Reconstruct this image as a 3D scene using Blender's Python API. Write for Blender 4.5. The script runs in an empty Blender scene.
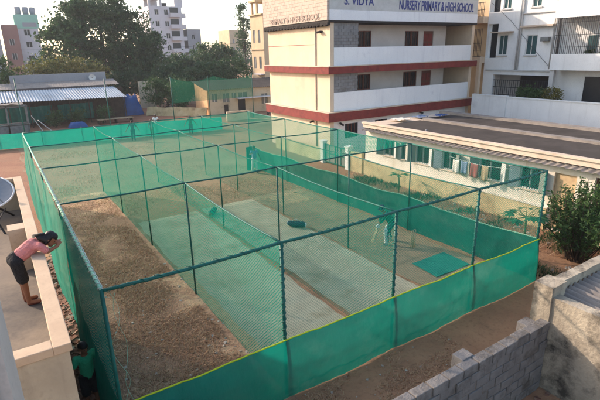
import bpy, bmesh, math, random
import numpy as np
from mathutils import Vector, Matrix, noise as mnoise
random.seed(7); rng = np.random.default_rng(7)
R = math.radians
S = bpy.context.scene
COL = S.collection

# ------------------------------------------------------------------ camera
cam_d = bpy.data.cameras.new('camera'); cam = bpy.data.objects.new('camera', cam_d); COL.objects.link(cam)
YAW, PITCH, ROLL = R(32.6237), R(17.7178), R(-1.3815)
fw = Vector((math.sin(YAW)*math.cos(PITCH), math.cos(YAW)*math.cos(PITCH), -math.sin(PITCH)))
rt = Vector((math.cos(YAW), -math.sin(YAW), 0)); up = rt.cross(fw)
rt2 = rt*math.cos(ROLL)+up*math.sin(ROLL); up2 = -rt*math.sin(ROLL)+up*math.cos(ROLL)
M = Matrix((rt2, up2, -fw)).transposed().to_4x4(); M.translation = (-13.283, -7.187, 7.101)
cam.matrix_world = M
cam_d.sensor_width = 36; cam_d.lens = 27.756; cam_d.clip_end = 6000; cam_d.clip_start = 0.05
S.camera = cam

# ------------------------------------------------------------------ sky, sun, exposure
SUN_EL = R(24); SUN_AZ = math.atan2(-0.53, 0.85)      # azimuth of the sun measured from +Y towards +X
W = bpy.data.worlds.new('World'); S.world = W; W.use_nodes = True
nt = W.node_tree; nt.nodes.clear()
sky = nt.nodes.new('ShaderNodeTexSky'); sky.sky_type = 'NISHITA'; sky.sun_disc = False
sky.sun_elevation = SUN_EL; sky.sun_rotation = SUN_AZ
sky.air_density = 1.0; sky.dust_density = 2.2; sky.ozone_density = 1.0
bg = nt.nodes.new('ShaderNodeBackground'); bg.inputs[1].default_value = 0.145
wo = nt.nodes.new('ShaderNodeOutputWorld')
nt.links.new(sky.outputs[0], bg.inputs[0]); nt.links.new(bg.outputs[0], wo.inputs[0])
sun_d = bpy.data.lights.new('sun', 'SUN'); sun = bpy.data.objects.new('sun', sun_d); COL.objects.link(sun)
sun_d.energy = 2.3; sun_d.angle = R(1.2); sun_d.color = (1.0, 0.81, 0.66)
sv = Vector((math.sin(SUN_AZ)*math.cos(SUN_EL), math.cos(SUN_AZ)*math.cos(SUN_EL), math.sin(SUN_EL)))
sun.rotation_euler = sv.to_track_quat('Z', 'Y').to_euler()
S.view_settings.view_transform = 'Standard'; S.view_settings.look = 'None'
S.view_settings.exposure = 1.42; S.view_settings.gamma = 1.0; S.view_settings.use_curve_mapping = False
S.render.engine = 'CYCLES'
S.cycles.use_denoising = True
S.cycles.transparent_max_bounces = 48; S.cycles.max_bounces = 6; S.cycles.diffuse_bounces = 3
S.cycles.caustics_reflective = False; S.cycles.caustics_refractive = False

# ------------------------------------------------------------------ materials
def srgb(r, g, b):
    f = lambda c: (c/255/12.92) if c/255 <= 0.04045 else ((c/255+0.055)/1.055)**2.4
    return (f(r), f(g), f(b), 1)
def newmat(name):
    m = bpy.data.materials.new(name); m.use_nodes = True; m.node_tree.nodes.clear(); return m, m.node_tree
def N(t, kind, **k):
    n = t.nodes.new(kind)
    for a, v in k.items():
        if a.startswith('i_'): n.inputs[a[2:].replace('_', ' ')].default_value = v
        else: setattr(n, a, v)
    return n
def mixc(t, fac, a, b):
    n = t.nodes.new('ShaderNodeMix'); n.data_type = 'RGBA'
    for s, v in ((n.inputs[0], fac), (n.inputs[6], a), (n.inputs[7], b)):
        if hasattr(v, 'is_linked'): t.links.new(v, s)
        else: s.default_value = v
    return n.outputs[2]
def ramp(t, src, lo, hi):
    n = t.nodes.new('ShaderNodeMapRange'); n.inputs[1].default_value = lo; n.inputs[2].default_value = hi
    t.links.new(src, n.inputs[0]); return n.outputs[0]
def noise(t, co, scale, detail=5, rough=0.6, stretch=None):
    if stretch:
        mp = N(t, 'ShaderNodeMapping'); mp.inputs[3].default_value = stretch; t.links.new(co, mp.inputs[0]); co = mp.outputs[0]
    n = N(t, 'ShaderNodeTexNoise'); n.inputs['Scale'].default_value = scale; n.inputs['Detail'].default_value = detail; n.inputs['Roughness'].default_value = rough
    t.links.new(co, n.inputs['Vector']); return n.outputs[0]
def surf(name, c1, c2, scale=3, rough=0.85, bump=0.15, fine=40, c3=None, c3lo=0.55, c3hi=0.75, c3scale=0.7, streak=None, metal=0, bdist=0.01, spec=0.3):
    """two-tone noisy surface, optional third tone in large patches, optional vertical dirt streaks"""
    m, t = newmat(name)
    co = N(t, 'ShaderNodeTexCoord').outputs['Object']
    n1 = noise(t, co, scale); n2 = noise(t, co, fine, 3)
    col = mixc(t, ramp(t, n1, 0.32, 0.68), c1, c2)
    dark = tuple(x*0.72 for x in c1[:3])+(1,)
    col = mixc(t, ramp(t, n2, 0.52, 0.85), col, dark)
    if c3: col = mixc(t, ramp(t, noise(t, co, c3scale, 6, 0.7), c3lo, c3hi), col, c3)
    if streak: col = mixc(t, ramp(t, noise(t, co, 1.0, 5, 0.65, (3.5, 3.5, 0.25)), 0.56, 1.0), col, streak)
    b = N(t, 'ShaderNodeBsdfPrincipled'); b.inputs['Roughness'].default_value = rough; b.inputs['Metallic'].default_value = metal
    b.inputs['Specular IOR Level'].default_value = spec
    t.links.new(col, b.inputs['Base Color'])
    if bump:
        bp = N(t, 'ShaderNodeBump'); bp.inputs['Strength'].default_value = bump; bp.inputs['Distance'].default_value = bdist
        ad = N(t, 'ShaderNodeMath', operation='ADD'); t.links.new(n1, ad.inputs[0]); t.links.new(n2, ad.inputs[1])
        t.links.new(ad.outputs[0], bp.inputs['Height']); t.links.new(bp.outputs[0], b.inputs['Normal'])
    o = N(t, 'ShaderNodeOutputMaterial'); t.links.new(b.outputs[0], o.inputs[0]); return m
def plain(name, c, rough=0.6, metal=0, var=0.15, scale=6):
    return surf(name, c, tuple(x*(1-var) for x in c[:3])+(1,), scale, rough, 0.05, 30, metal=metal)
def leafmat(name, ca, cb, cc, trans=0.35):
    m, t = newmat(name)
    g = N(t, 'ShaderNodeNewGeometry'); co = N(t, 'ShaderNodeTexCoord').outputs['Object']
    col = mixc(t, g.outputs['Random Per Island'], ca, cb)
    col = mixc(t, ramp(t, noise(t, co, 0.35, 3), 0.45, 0.7), col, cc)
    d = N(t, 'ShaderNodeBsdfPrincipled'); d.inputs['Roughness'].default_value = 0.6; d.inputs['Specular IOR Level'].default_value = 0.25
    tr = N(t, 'ShaderNodeBsdfTranslucent'); mx = N(t, 'ShaderNodeMixShader'); mx.inputs[0].default_value = trans
    t.links.new(col, d.inputs['Base Color']); t.links.new(col, tr.inputs[0])
    t.links.new(d.outputs[0], mx.inputs[1]); t.links.new(tr.outputs[0], mx.inputs[2])
    o = N(t, 'ShaderNodeOutputMaterial'); t.links.new(mx.outputs[0], o.inputs[0]); return m
def netmat(name, c, size=0.05, thick=0.12):
    """knotted diamond netting: threads along both diagonals of the UV (metres), open holes between"""
    m, t = newmat(name)
    uv = N(t, 'ShaderNodeUVMap').outputs[0]
    wob = noise(t, uv, 1.3, 2)
    sp = N(t, 'ShaderNodeSeparateXYZ'); t.links.new(uv, sp.inputs[0])
    masks = []
    for op in ('ADD', 'SUBTRACT'):
        a = N(t, 'ShaderNodeMath', operation=op); t.links.new(sp.outputs[0], a.inputs[0]); t.links.new(sp.outputs[1], a.inputs[1])
        w = N(t, 'ShaderNodeMath', operation='MULTIPLY_ADD'); t.links.new(wob, w.inputs[0]); w.inputs[1].default_value = 0.15; t.links.new(a.outputs[0], w.inputs[2])
        s = N(t, 'ShaderNodeMath', operation='DIVIDE'); t.links.new(w.outputs[0], s.inputs[0]); s.inputs[1].default_value = size*1.414
        f = N(t, 'ShaderNodeMath', operation='FRACT'); t.links.new(s.outputs[0], f.inputs[0])
        l = N(t, 'ShaderNodeMath', operation='LESS_THAN'); t.links.new(f.outputs[0], l.inputs[0]); l.inputs[1].default_value = thick
        masks.append(l.outputs[0])
    mxm = N(t, 'ShaderNodeMath', operation='MAXIMUM'); t.links.new(masks[0], mxm.inputs[0]); t.links.new(masks[1], mxm.inputs[1])
    d = N(t, 'ShaderNodeBsdfDiffuse'); d.inputs[0].default_value = c
    tr = N(t, 'ShaderNodeBsdfTranslucent'); tr.inputs[0].default_value = c
    m1 = N(t, 'ShaderNodeMixShader'); m1.inputs[0].default_value = 0.4
    t.links.new(d.outputs[0], m1.inputs[1]); t.links.new(tr.outputs[0], m1.inputs[2])
    tp = N(t, 'ShaderNodeBsdfTransparent'); m2 = N(t, 'ShaderNodeMixShader')
    t.links.new(mxm.outputs[0], m2.inputs[0]); t.links.new(tp.outputs[0], m2.inputs[1]); t.links.new(m1.outputs[0], m2.inputs[2])
    o = N(t, 'ShaderNodeOutputMaterial'); t.links.new(m2.outputs[0], o.inputs[0]); return m
def clothmat(name, c1, c2, trans=0.45, see=0.06):
    """woven shade cloth: diffuse plus light coming through, with a little see-through weave"""
    m, t = newmat(name)
    co = N(t, 'ShaderNodeTexCoord').outputs['Object']
    col = mixc(t, ramp(t, noise(t, co, 1.2, 6, 0.65, (1, 1, 2.2)), 0.3, 0.72), c1, c2)
    pale = tuple(x*0.82+y*0.18 for x, y in zip(c2[:3], (0.42, 0.46, 0.40)))+(1,)
    col = mixc(t, ramp(t, noise(t, co, 0.5, 7, 0.72), 0.52, 0.8), col, pale)          # dusty, sun-faded patches
    fold = noise(t, co, 1.0, 4, 0.6, (2.4, 2.4, 0.7)); fold2 = noise(t, co, 5.0, 4, 0.6, (1.0, 1.0, 1.6)); wv = noise(t, co, 150, 2)
    s1 = N(t, 'ShaderNodeMath', operation='MULTIPLY_ADD'); t.links.new(fold2, s1.inputs[0]); s1.inputs[1].default_value = 0.3; t.links.new(fold, s1.inputs[2])
    s2 = N(t, 'ShaderNodeMath', operation='MULTIPLY_ADD'); t.links.new(wv, s2.inputs[0]); s2.inputs[1].default_value = 0.03; t.links.new(s1.outputs[0], s2.inputs[2])
    bp = N(t, 'ShaderNodeBump'); bp.inputs['Strength'].default_value = 0.6; bp.inputs['Distance'].default_value = 0.14; t.links.new(s2.outputs[0], bp.inputs['Height'])
    d = N(t, 'ShaderNodeBsdfPrincipled'); d.inputs['Roughness'].default_value = 0.55; d.inputs['Specular IOR Level'].default_value = 0.3
    t.links.new(col, d.inputs['Base Color']); t.links.new(bp.outputs[0], d.inputs['Normal'])
    tr = N(t, 'ShaderNodeBsdfTranslucent'); t.links.new(col, tr.inputs[0])
    m1 = N(t, 'ShaderNodeMixShader'); m1.inputs[0].default_value = trans
    t.links.new(d.outputs[0], m1.inputs[1]); t.links.new(tr.outputs[0], m1.inputs[2])
    tp = N(t, 'ShaderNodeBsdfTransparent'); m2 = N(t, 'ShaderNodeMixShader'); m2.inputs[0].default_value = see
    t.links.new(m1.outputs[0], m2.inputs[1]); t.links.new(tp.outputs[0], m2.inputs[2])
    o = N(t, 'ShaderNodeOutputMaterial'); t.links.new(m2.outputs[0], o.inputs[0]); return m

MT = {}
MT['soil'] = surf('soil', srgb(150, 110, 82), srgb(178, 136, 102), 0.6, 0.95, 0.6, 9, srgb(96, 78, 60), bdist=0.05)
MT['red_soil'] = surf('red_soil', srgb(134, 88, 64), srgb(152, 106, 78), 0.5, 0.95, 0.6, 8, srgb(110, 86, 66), bdist=0.05)
MT['dry_ground'] = surf('dry_ground', srgb(172, 134, 106), srgb(142, 108, 84), 1.3, 0.95, 0.9, 14, srgb(200, 164, 128), 0.5, 0.66, 0.9, bdist=0.05)
MT['grass_ground'] = surf('grass_ground', srgb(158, 126, 98), srgb(140, 112, 86), 0.9, 0.95, 0.8, 12, srgb(128, 116, 84), 0.5, 0.7, 0.4, bdist=0.05)
MT['mat_grey'] = surf('mat_grey', srgb(186, 180, 154), srgb(166, 158, 134), 1.1, 0.95, 0.4, 60, srgb(148, 136, 108), 0.52, 0.72, 0.8, bdist=0.008)
MT['mat_brown'] = surf('mat_brown', srgb(168, 146, 116), srgb(150, 128, 100), 1.2, 0.95, 0.4, 40, srgb(178, 164, 120), 0.6, 0.75, 0.5, bdist=0.01)
MT['edge_tan'] = surf('edge_tan', srgb(196, 170, 132), srgb(176, 148, 112), 4, 0.95, 0.3, 30)
MT['green_mat'] = surf('green_mat', srgb(28, 128, 112), srgb(40, 146, 124), 2, 0.9, 0.3, 60)
MT['pipe'] = surf('pipe', srgb(16, 98, 86), srgb(12, 78, 70), 8, 0.5, 0.1, 40)
MT['pipe_green'] = surf('pipe_green', srgb(20, 100, 86), srgb(14, 82, 72), 8, 0.6, 0.1, 40)
MT['rope'] = plain('rope', srgb(150, 200, 170), 0.9)
MT['rope_white'] = plain('rope_white', srgb(200, 206, 196), 0.9)
MT['rope_yellow'] = plain('rope_yellow', srgb(190, 206, 40), 0.8)
MT['net'] = netmat('net', srgb(18, 132, 114), 0.05, 0.14)
MT['net_mid'] = netmat('net_mid', srgb(14, 140, 118), 0.055, 0.145)
MT['net_thin'] = netmat('net_thin', srgb(14, 132, 112), 0.055, 0.09)
MT['net_front'] = netmat('net_front', srgb(12, 92, 82), 0.05, 0.075)
MT['net_div'] = netmat('net_div', srgb(12, 154, 126), 0.055, 0.24)
MT['net_roof'] = netmat('net_roof', srgb(14, 158, 128), 0.06, 0.23)
MT['net_dark'] = netmat('net_dark', srgb(10, 118, 104), 0.04, 0.58)
MT['net_far'] = netmat('net_far', srgb(26, 92, 72), 0.05, 0.30)
MT['cloth'] = clothmat('cloth', srgb(0, 118, 104), srgb(0, 132, 114), 0.5, 0.06)
MT['cloth_left'] = clothmat('cloth_left', srgb(20, 146, 124), srgb(32, 162, 138), 0.4, 0.30)
MT['cloth_far'] = clothmat('cloth_far', srgb(18, 160, 138), srgb(12, 146, 126), 0.4, 0.03)
MT['cream_wall'] = surf('cream_wall', srgb(220, 196, 168), srgb(208, 184, 158), 0.8, 0.9, 0.1, 25, srgb(194, 170, 146), 0.55, 0.8, 0.5, streak=srgb(180, 160, 142))
MT['white_wall'] = surf('white_wall', srgb(234, 232, 228), srgb(222, 220, 216), 0.8, 0.9, 0.1, 25, srgb(198, 194, 192), 0.6, 0.8, 0.5, streak=srgb(194, 190, 186))
MT['parapet_white'] = surf('parapet_white', srgb(232, 231, 230), srgb(222, 221, 222), 0.6, 0.85, 0.05, 25, srgb(190, 188, 196), 0.62, 0.8, 0.5, streak=srgb(186, 184, 190))
MT['corridor_wall'] = surf('corridor_wall', srgb(206, 198, 192), srgb(190, 182, 176), 0.8, 0.9, 0.1, 25)
MT['red_band'] = surf('red_band', srgb(132, 56, 50), srgb(112, 46, 42), 3, 0.8, 0.3, 16, srgb(92, 40, 38), 0.55, 0.75, 1.5)
MT['dark_gap'] = plain('dark_gap', srgb(48, 42, 40), 0.9)
MT['dark_glass'] = plain('dark_glass', srgb(34, 38, 44), 0.25)
MT['brown_door'] = plain('brown_door', srgb(110, 62, 50), 0.6)
MT['green_shutter'] = plain('green_shutter', srgb(120, 122, 116), 0.6)
MT['teal_pane'] = plain('teal_pane', srgb(52, 84, 86), 0.3)
MT['white_paint'] = surf('white_paint', srgb(224, 222, 216), srgb(208, 204, 198), 3, 0.7, 0.05, 25)
MT['ltgrey_paint'] = surf('ltgrey_paint', srgb(196, 194, 190), srgb(178, 176, 172), 2, 0.7, 0.05, 25)
MT['blue_letter'] = plain('blue_letter', srgb(66, 74, 130), 0.7)
MT['faded_letter'] = plain('faded_letter', srgb(172, 150, 136), 0.8)
MT['house_wall'] = surf('house_wall', srgb(220, 212, 198), srgb(206, 196, 180), 0.9, 0.9, 0.15, 22, srgb(190, 172, 140), 0.55, 0.8, 0.6, streak=srgb(172, 150, 116))
MT['plinth'] = surf('plinth', srgb(206, 188, 146), srgb(182, 160, 116), 1.2, 0.95, 0.3, 14, srgb(150, 126, 92), 0.5, 0.7, 1.0, streak=srgb(128, 108, 82))
MT['fascia'] = surf('fascia', srgb(206, 188, 168), srgb(190, 170, 150), 1.0, 0.9, 0.2, 18, srgb(156, 136, 118), 0.52, 0.8, 1.2)
MT['roof_felt'] = surf('roof_felt', srgb(78, 72, 68), srgb(58, 53, 50), 0.9, 0.95, 0.6, 14, srgb(92, 84, 76), 0.52, 0.8, 0.45, spec=0.1)
MT['asbestos'] = surf('asbestos', srgb(138, 130, 122), srgb(116, 108, 102), 1.5, 0.9, 0.3, 18, srgb(92, 86, 80), 0.55, 0.75, 1.1)
MT['tin'] = surf('tin', srgb(178, 184, 188), srgb(156, 162, 168), 0.8, 0.6, 0.1, 12, srgb(112, 106, 100), 0.55, 0.72, 0.7, streak=srgb(120, 110, 100))
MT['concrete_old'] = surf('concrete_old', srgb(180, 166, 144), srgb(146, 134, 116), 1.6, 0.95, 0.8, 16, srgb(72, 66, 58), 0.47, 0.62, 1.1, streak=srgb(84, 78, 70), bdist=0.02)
MT['wall_block'] = surf('wall_block', srgb(128, 123, 118), srgb(104, 100, 97), 2.6, 0.95, 0.9, 22, srgb(84, 78, 72), 0.5, 0.66, 1.6, bdist=0.02)
MT['block'] = surf('block', srgb(138, 136, 136), srgb(116, 114, 114), 2.2, 0.95, 0.6, 26, srgb(98, 92, 88), 0.55, 0.72, 1.2, bdist=0.012)
MT['tan_block'] = surf('tan_block', srgb(198, 180, 164), srgb(180, 164, 150), 2.2, 0.95, 0.4, 22, srgb(160, 146, 136), 0.55, 0.72, 0.8)
MT['mortar'] = surf('mortar', srgb(122, 112, 102), srgb(96, 88, 80), 3, 0.95, 0.6, 26)
MT['terrace_wall'] = surf('terrace_wall', srgb(186, 170, 146), srgb(164, 148, 126), 1.4, 0.95, 0.5, 18, srgb(126, 112, 96), 0.52, 0.7, 1.2, streak=srgb(120, 106, 92))
MT['terrace_top'] = surf('terrace_top', srgb(196, 170, 142), srgb(178, 152, 126), 1.6, 0.9, 0.2, 22, srgb(196, 166, 138), 0.58, 0.78, 1.0)
MT['terrace_floor'] = surf('terrace_floor', srgb(132, 118, 102), srgb(112, 102, 92), 0.8, 0.92, 0.4, 14, srgb(84, 78, 74), 0.48, 0.66, 0.6)
MT['pale_plaster'] = surf('pale_plaster', srgb(184, 178, 170), srgb(168, 162, 154), 1.2, 0.85, 0.1, 20, streak=srgb(144, 140, 134))
MT['panel_dark'] = surf('panel_dark', srgb(52, 48, 56), srgb(40, 38, 46), 2, 0.5, 0.05, 20)
MT['rubble'] = surf('rubble', srgb(128, 90, 74), srgb(106, 78, 64), 3, 0.95, 0.6, 20, srgb(150, 130, 112), 0.52, 0.68, 3)
MT['stone_pale'] = surf('stone_pale', srgb(196, 186, 172), srgb(160, 148, 132), 5, 0.95, 0.5, 20)
MT['bark'] = surf('bark', srgb(74, 62, 52), srgb(54, 46, 40), 3, 0.95, 0.8, 12, bdist=0.05)
MT['stem_green'] = plain('stem_green', srgb(104, 120, 70), 0.8)
MT['leaf_dark'] = leafmat('leaf_dark', srgb(42, 66, 42), srgb(62, 90, 52), srgb(68, 94, 54), 0.28)
MT['leaf_mid'] = leafmat('leaf_mid', srgb(50, 76, 42), srgb(74, 98, 52), srgb(58, 82, 42), 0.28)
MT['leaf_yellow'] = leafmat('leaf_yellow', srgb(96, 98, 52), srgb(128, 116, 60), srgb(72, 88, 46))
MT['leaf_bush'] = leafmat('leaf_bush', srgb(38, 66, 34), srgb(70, 98, 50), srgb(84, 104, 56), 0.3)
MT['leaf_papaya'] = leafmat('leaf_papaya', srgb(44, 104, 66), srgb(60, 122, 78), srgb(38, 92, 60), 0.3)
MT['straw'] = leafmat('straw', srgb(204, 168, 130), srgb(160, 122, 94), srgb(184, 146, 112), 0.2)
MT['orange_wall'] = surf('orange_wall', srgb(220, 176, 128), srgb(206, 158, 112), 0.9, 0.9, 0.1, 20, streak=srgb(180, 130, 92))
MT['tan_wall'] = surf('tan_wall', srgb(206, 182, 148), srgb(192, 168, 136), 0.8, 0.9, 0.1, 20, streak=srgb(166, 144, 118))
MT['beige_front'] = surf('beige_front', srgb(200, 188, 160), srgb(182, 168, 140), 0.8, 0.9, 0.15, 20, srgb(150, 140, 118), 0.55, 0.75, 0.8)
MT['far_white'] = surf('far_white', srgb(206, 202, 204), srgb(192, 188, 190), 0.3, 0.9, 0.05, 8, streak=srgb(170, 166, 168))
MT['far_green'] = surf('far_green', srgb(150, 196, 176), srgb(138, 184, 164), 0.3, 0.9, 0.05, 8)
MT['far_brown'] = surf('far_brown', srgb(150, 112, 104), srgb(136, 100, 92), 0.3, 0.9, 0.05, 8)
MT['far_grey'] = surf('far_grey', srgb(160, 160, 162), srgb(144, 144, 148), 0.3, 0.9, 0.05, 8)
MT['blue_tarp'] = surf('blue_tarp', srgb(28, 78, 136), srgb(22, 62, 116), 1.2, 0.5, 0.3, 10, bdist=0.05)
MT['green_tarp'] = clothmat('green_tarp', srgb(14, 92, 80), srgb(18, 108, 92), 0.3, 0.02)
MT['grey_metal'] = surf('grey_metal', srgb(120, 122, 120), srgb(98, 98, 96), 3, 0.6, 0.1, 18, srgb(110, 84, 64), 0.6, 0.75, 2)
MT['iron'] = plain('iron', srgb(46, 44, 46), 0.6)
MT['wood'] = surf('wood', srgb(168, 146, 116), srgb(142, 120, 92), 3, 0.9, 0.2, 18)
MT['dish_in'] = surf('dish_in', srgb(140, 140, 142), srgb(122, 122, 126), 1.2, 0.7, 0.05, 14, srgb(156, 152, 148), 0.5, 0.7, 1.2)
MT['skin'] = plain('skin', srgb(134, 88, 64), 0.55, var=0.08)
MT['skin_dark'] = plain('skin_dark', srgb(92, 60, 46), 0.55, var=0.08)
MT['hair'] = plain('hair', srgb(26, 22, 22), 0.5)
MT['pink'] = surf('pink', srgb(214, 136, 130), srgb(200, 120, 116), 9, 0.9, 0.9, 30, bdist=0.035)
MT['black_cloth'] = surf('black_cloth', srgb(40, 38, 40), srgb(30, 28, 30), 9, 0.9, 0.9, 30, bdist=0.035)
MT['green_tee'] = surf('green_tee', srgb(60, 190, 140), srgb(50, 168, 124), 9, 0.9, 0.9, 30, bdist=0.035)
MT['green_shirt'] = plain('green_shirt', srgb(20, 100, 78), 0.9)
MT['navy_cloth'] = plain('navy_cloth', srgb(40, 56, 84), 0.9)
MT['blue_shirt'] = plain('blue_shirt', srgb(120, 138, 180), 0.9)
MT['white_cloth'] = plain('white_cloth', srgb(222, 222, 220), 0.9, var=0.06)
MT['red_shoe'] = plain('red_shoe', srgb(104, 54, 46), 0.7)
MT['bat_wood'] = plain('bat_wood', srgb(206, 184, 140), 0.6)
MT['red_paint'] = plain('red_paint', srgb(150, 40, 38), 0.4)
MT['rubber'] = plain('rubber', srgb(28, 28, 28), 0.8)
MT['laundry_blue'] = plain('laundry_blue', srgb(110, 124, 150), 0.9)
MT['laundry_red'] = plain('laundry_red', srgb(140, 74, 72), 0.9)
MT['laundry_white'] = plain('laundry_white', srgb(214, 208, 196), 0.9)

# ------------------------------------------------------------------ object helpers
ORG = {}
def tag(o, label=None, cat=None, group=None, kind=None):
    for k, v in (('label', label), ('category', cat), ('group', group), ('kind', kind)):
        if v: o[k] = v
    return o
def thing(name, label, cat, loc=(0, 0, 0), group=None):
    o = bpy.data.objects.new(name, None); COL.objects.link(o); o.location = loc; o.empty_display_size = 0.2
    ORG[o.name] = Vector(loc); return tag(o, label, cat, group)
def link(name, me, mat, parent=None, smooth=False):
    o = bpy.data.objects.new(name, me); COL.objects.link(o)
    if mat is not None: me.materials.append(MT[mat] if isinstance(mat, str) else mat)
    if smooth: me.polygons.foreach_set('use_smooth', [True]*len(me.polygons))
    if parent is not None:
        o.parent = parent; ORG[o.name] = ORG[parent.name]
    else: ORG[o.name] = Vector((0, 0, 0))
    return o
class MB:
    def __init__(s): s.v = []; s.f = []; s.uv = None
    def add(s, vs, fs):
        b = len(s.v); s.v += [tuple(v) for v in vs]; s.f += [tuple(b+i for i in f) for f in fs]; return s
    def box(s, x0, x1, y0, y1, z0, z1):
        return s.add([(x0,y0,z0),(x1,y0,z0),(x1,y1,z0),(x0,y1,z0),(x0,y0,z1),(x1,y0,z1),(x1,y1,z1),(x0,y1,z1)],
                     [(0,3,2,1),(4,5,6,7),(0,1,5,4),(1,2,6,5),(2,3,7,6),(3,0,4,7)])
    def bar(s, p, q, r, r2=None, n=8, cap=True):
        p = Vector(p); q = Vector(q); r2 = r if r2 is None else r2
        d = (q-p).normalized(); a = d.orthogonal().normalized(); b = d.cross(a)
        vs = [p+(a*math.cos(2*math.pi*i/n)+b*math.sin(2*math.pi*i/n))*r for i in range(n)]
        vs += [q+(a*math.cos(2*math.pi*i/n)+b*math.sin(2*math.pi*i/n))*r2 for i in range(n)]
        fs = [(i, (i+1) % n, n+(i+1) % n, n+i) for i in range(n)]
        if cap: fs += [tuple(range(n-1, -1, -1)), tuple(range(n, 2*n))]
        return s.add(vs, fs)
    def beam(s, p, q, w, h):
        p = Vector(p); q = Vector(q); d = (q-p).normalized()
        a = d.cross(Vector((0, 0, 1)));  a = a.normalized() if a.length > 1e-4 else Vector((1, 0, 0)); b = a.cross(d)
        c = [(-w/2, -h/2), (w/2, -h/2), (w/2, h/2), (-w/2, h/2)]
        return s.add([e+a*i+b*j for e in (p, q) for i, j in c], [(3,2,1,0),(4,5,6,7),(0,1,5,4),(1,2,6,5),(2,3,7,6),(3,0,4,7)])
    def tube(s, pts, r, n=6):
        pts = [Vector(p) for p in pts]; rs = r if isinstance(r, (list, tuple)) else [r]*len(pts)
        base = len(s.v); a = None
        for i, p in enumerate(pts):
            d = (pts[min(i+1, len(pts)-1)]-pts[max(i-1, 0)]).normalized()
            a = d.orthogonal().normalized() if a is None else (a-d*a.dot(d)).normalized(); b = d.cross(a)
            s.v += [tuple(p+(a*math.cos(2*math.pi*k/n)+b*math.sin(2*math.pi*k/n))*rs[i]) for k in range(n)]
        for i in range(len(pts)-1):
            for k in range(n):
                s.f.append((base+i*n+k, base+i*n+(k+1) % n, base+(i+1)*n+(k+1) % n, base+(i+1)*n+k))
        s.f.append(tuple(base+k for k in range(n-1, -1, -1))); s.f.append(tuple(base+(len(pts)-1)*n+k for k in range(n)))
        return s
    def grid(s, fn, nu, nv):
        b = len(s.v)
        s.v += [tuple(fn(i/nu, j/nv)) for j in range(nv+1) for i in range(nu+1)]
        s.f += [(b+j*(nu+1)+i, b+j*(nu+1)+i+1, b+(j+1)*(nu+1)+i+1, b+(j+1)*(nu+1)+i) for j in range(nv) for i in range(nu)]
        return s
    def ball(s, c, rx, ry=None, rz=None, nu=12, nv=8):
        ry = rx if ry is None else ry; rz = rx if rz is None else rz
        return s.grid(lambda u, v: (c[0]+rx*math.cos(2*math.pi*u)*math.sin(math.pi*v), c[1]+ry*math.sin(2*math.pi*u)*math.sin(math.pi*v), c[2]-rz*math.cos(math.pi*v)), nu, nv)
    def build(s, name, mat, parent=None, smooth=False, uvfn=None, bevel=0):
        o = Vector((0, 0, 0)) if parent is None else ORG[parent.name]
        me = bpy.data.meshes.new(name); me.from_pydata([(v[0]-o.x, v[1]-o.y, v[2]-o.z) for v in s.v], [], s.f)
        if uvfn:
            l = me.uv_layers.new(name='UVMap'); li = np.empty(len(me.loops), np.int32); me.loops.foreach_get('vertex_index', li)
            uv = np.array([uvfn(s.v[i]) for i in range(len(s.v))], np.float32)[li]; l.data.foreach_set('uv', uv.ravel())
        me.update()
        ob = link(name, me, mat, parent, smooth)
        if bevel:
            b = ob.modifiers.new('bevel', 'BEVEL'); b.width = bevel; b.segments = 2; b.limit_method = 'ANGLE'
        return ob
def children(o): return [c for c in bpy.data.objects if c.parent == o]
def copy_tree(o, parent=None):
    c = o.copy(); COL.objects.link(c); c.parent = parent
    for ch in children(o): copy_tree(ch, c)
    return c
def box(name, mat, parent, x0, x1, y0, y1, z0, z1, bevel=0):
    return MB().box(x0, x1, y0, y1, z0, z1).build(name, mat, parent, bevel=bevel)
def wall_cells(mb, axis, pos, thick, a0, a1, z0, z1, holes):
    """a wall slab with rectangular openings. axis 'x': slab spans x in [pos,pos+thick], runs along y (a); axis 'y': the other way."""
    us = sorted({a0, a1, *[h[i] for h in holes for i in (0, 1)]}); zs = sorted({z0, z1, *[h[i] for h in holes for i in (2, 3)]})
    us = [u for u in us if a0 <= u <= a1]; zs = [z for z in zs if z0 <= z <= z1]
    for i in range(len(us)-1):
        run = None
        for j in range(len(zs)-1):
            uc, zc = (us[i]+us[i+1])/2, (zs[j]+zs[j+1])/2
            solid = not any(h[0] < uc < h[1] and h[2] < zc < h[3] for h in holes)
            if solid and run is None: run = zs[j]
            if run is not None and (not solid or j == len(zs)-2):
                top = zs[j+1] if solid else zs[j]
                if axis == 'x': mb.box(pos, pos+thick, us[i], us[i+1], run, top)
                else: mb.box(us[i], us[i+1], pos, pos+thick, run, top)
                run = None
    return mb

# ================================================================== GROUND
gm = MB()
gm.grid(lambda u, v: ((u-0.5)*6000, (v-0.5)*6000, 0), 8, 8)
tag(gm.build('ground', 'soil'), kind='structure')
def sheet(name, mat, pts, z, kind='structure'):
    m = MB(); m.add([(x, y, z) for x, y in pts], [tuple(range(len(pts)))]); return tag(m.build(name, mat), kind=kind)
def ragged(x0, x1, y0, y1, n=24, a=0.25, seed=0):
    r = random.Random(seed); p = []
    for k in range(n): p.append((x0+(x1-x0)*k/n, y0+r.uniform(-a, a)))
    for k in range(n): p.append((x1+r.uniform(-a, a), y0+(y1-y0)*k/n))
    for k in range(n): p.append((x1-(x1-x0)*k/n, y1+r.uniform(-a, a)))
    for k in range(n): p.append((x0+r.uniform(-a, a), y1-(y1-y0)*k/n))
    return p
sheet('dirt_yard', 'red_soil', ragged(-26, 12, 14, 62, seed=1), 0.004)
sheet('dry_field', 'grass_ground', ragged(-12.4, 0.4, 12, 37.5, seed=2), 0.008)
sheet('lane_ground', 'dry_ground', ragged(-12.5, -9.0, -3.0, 19.4, seed=3, a=0.1), 0.012)
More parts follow.
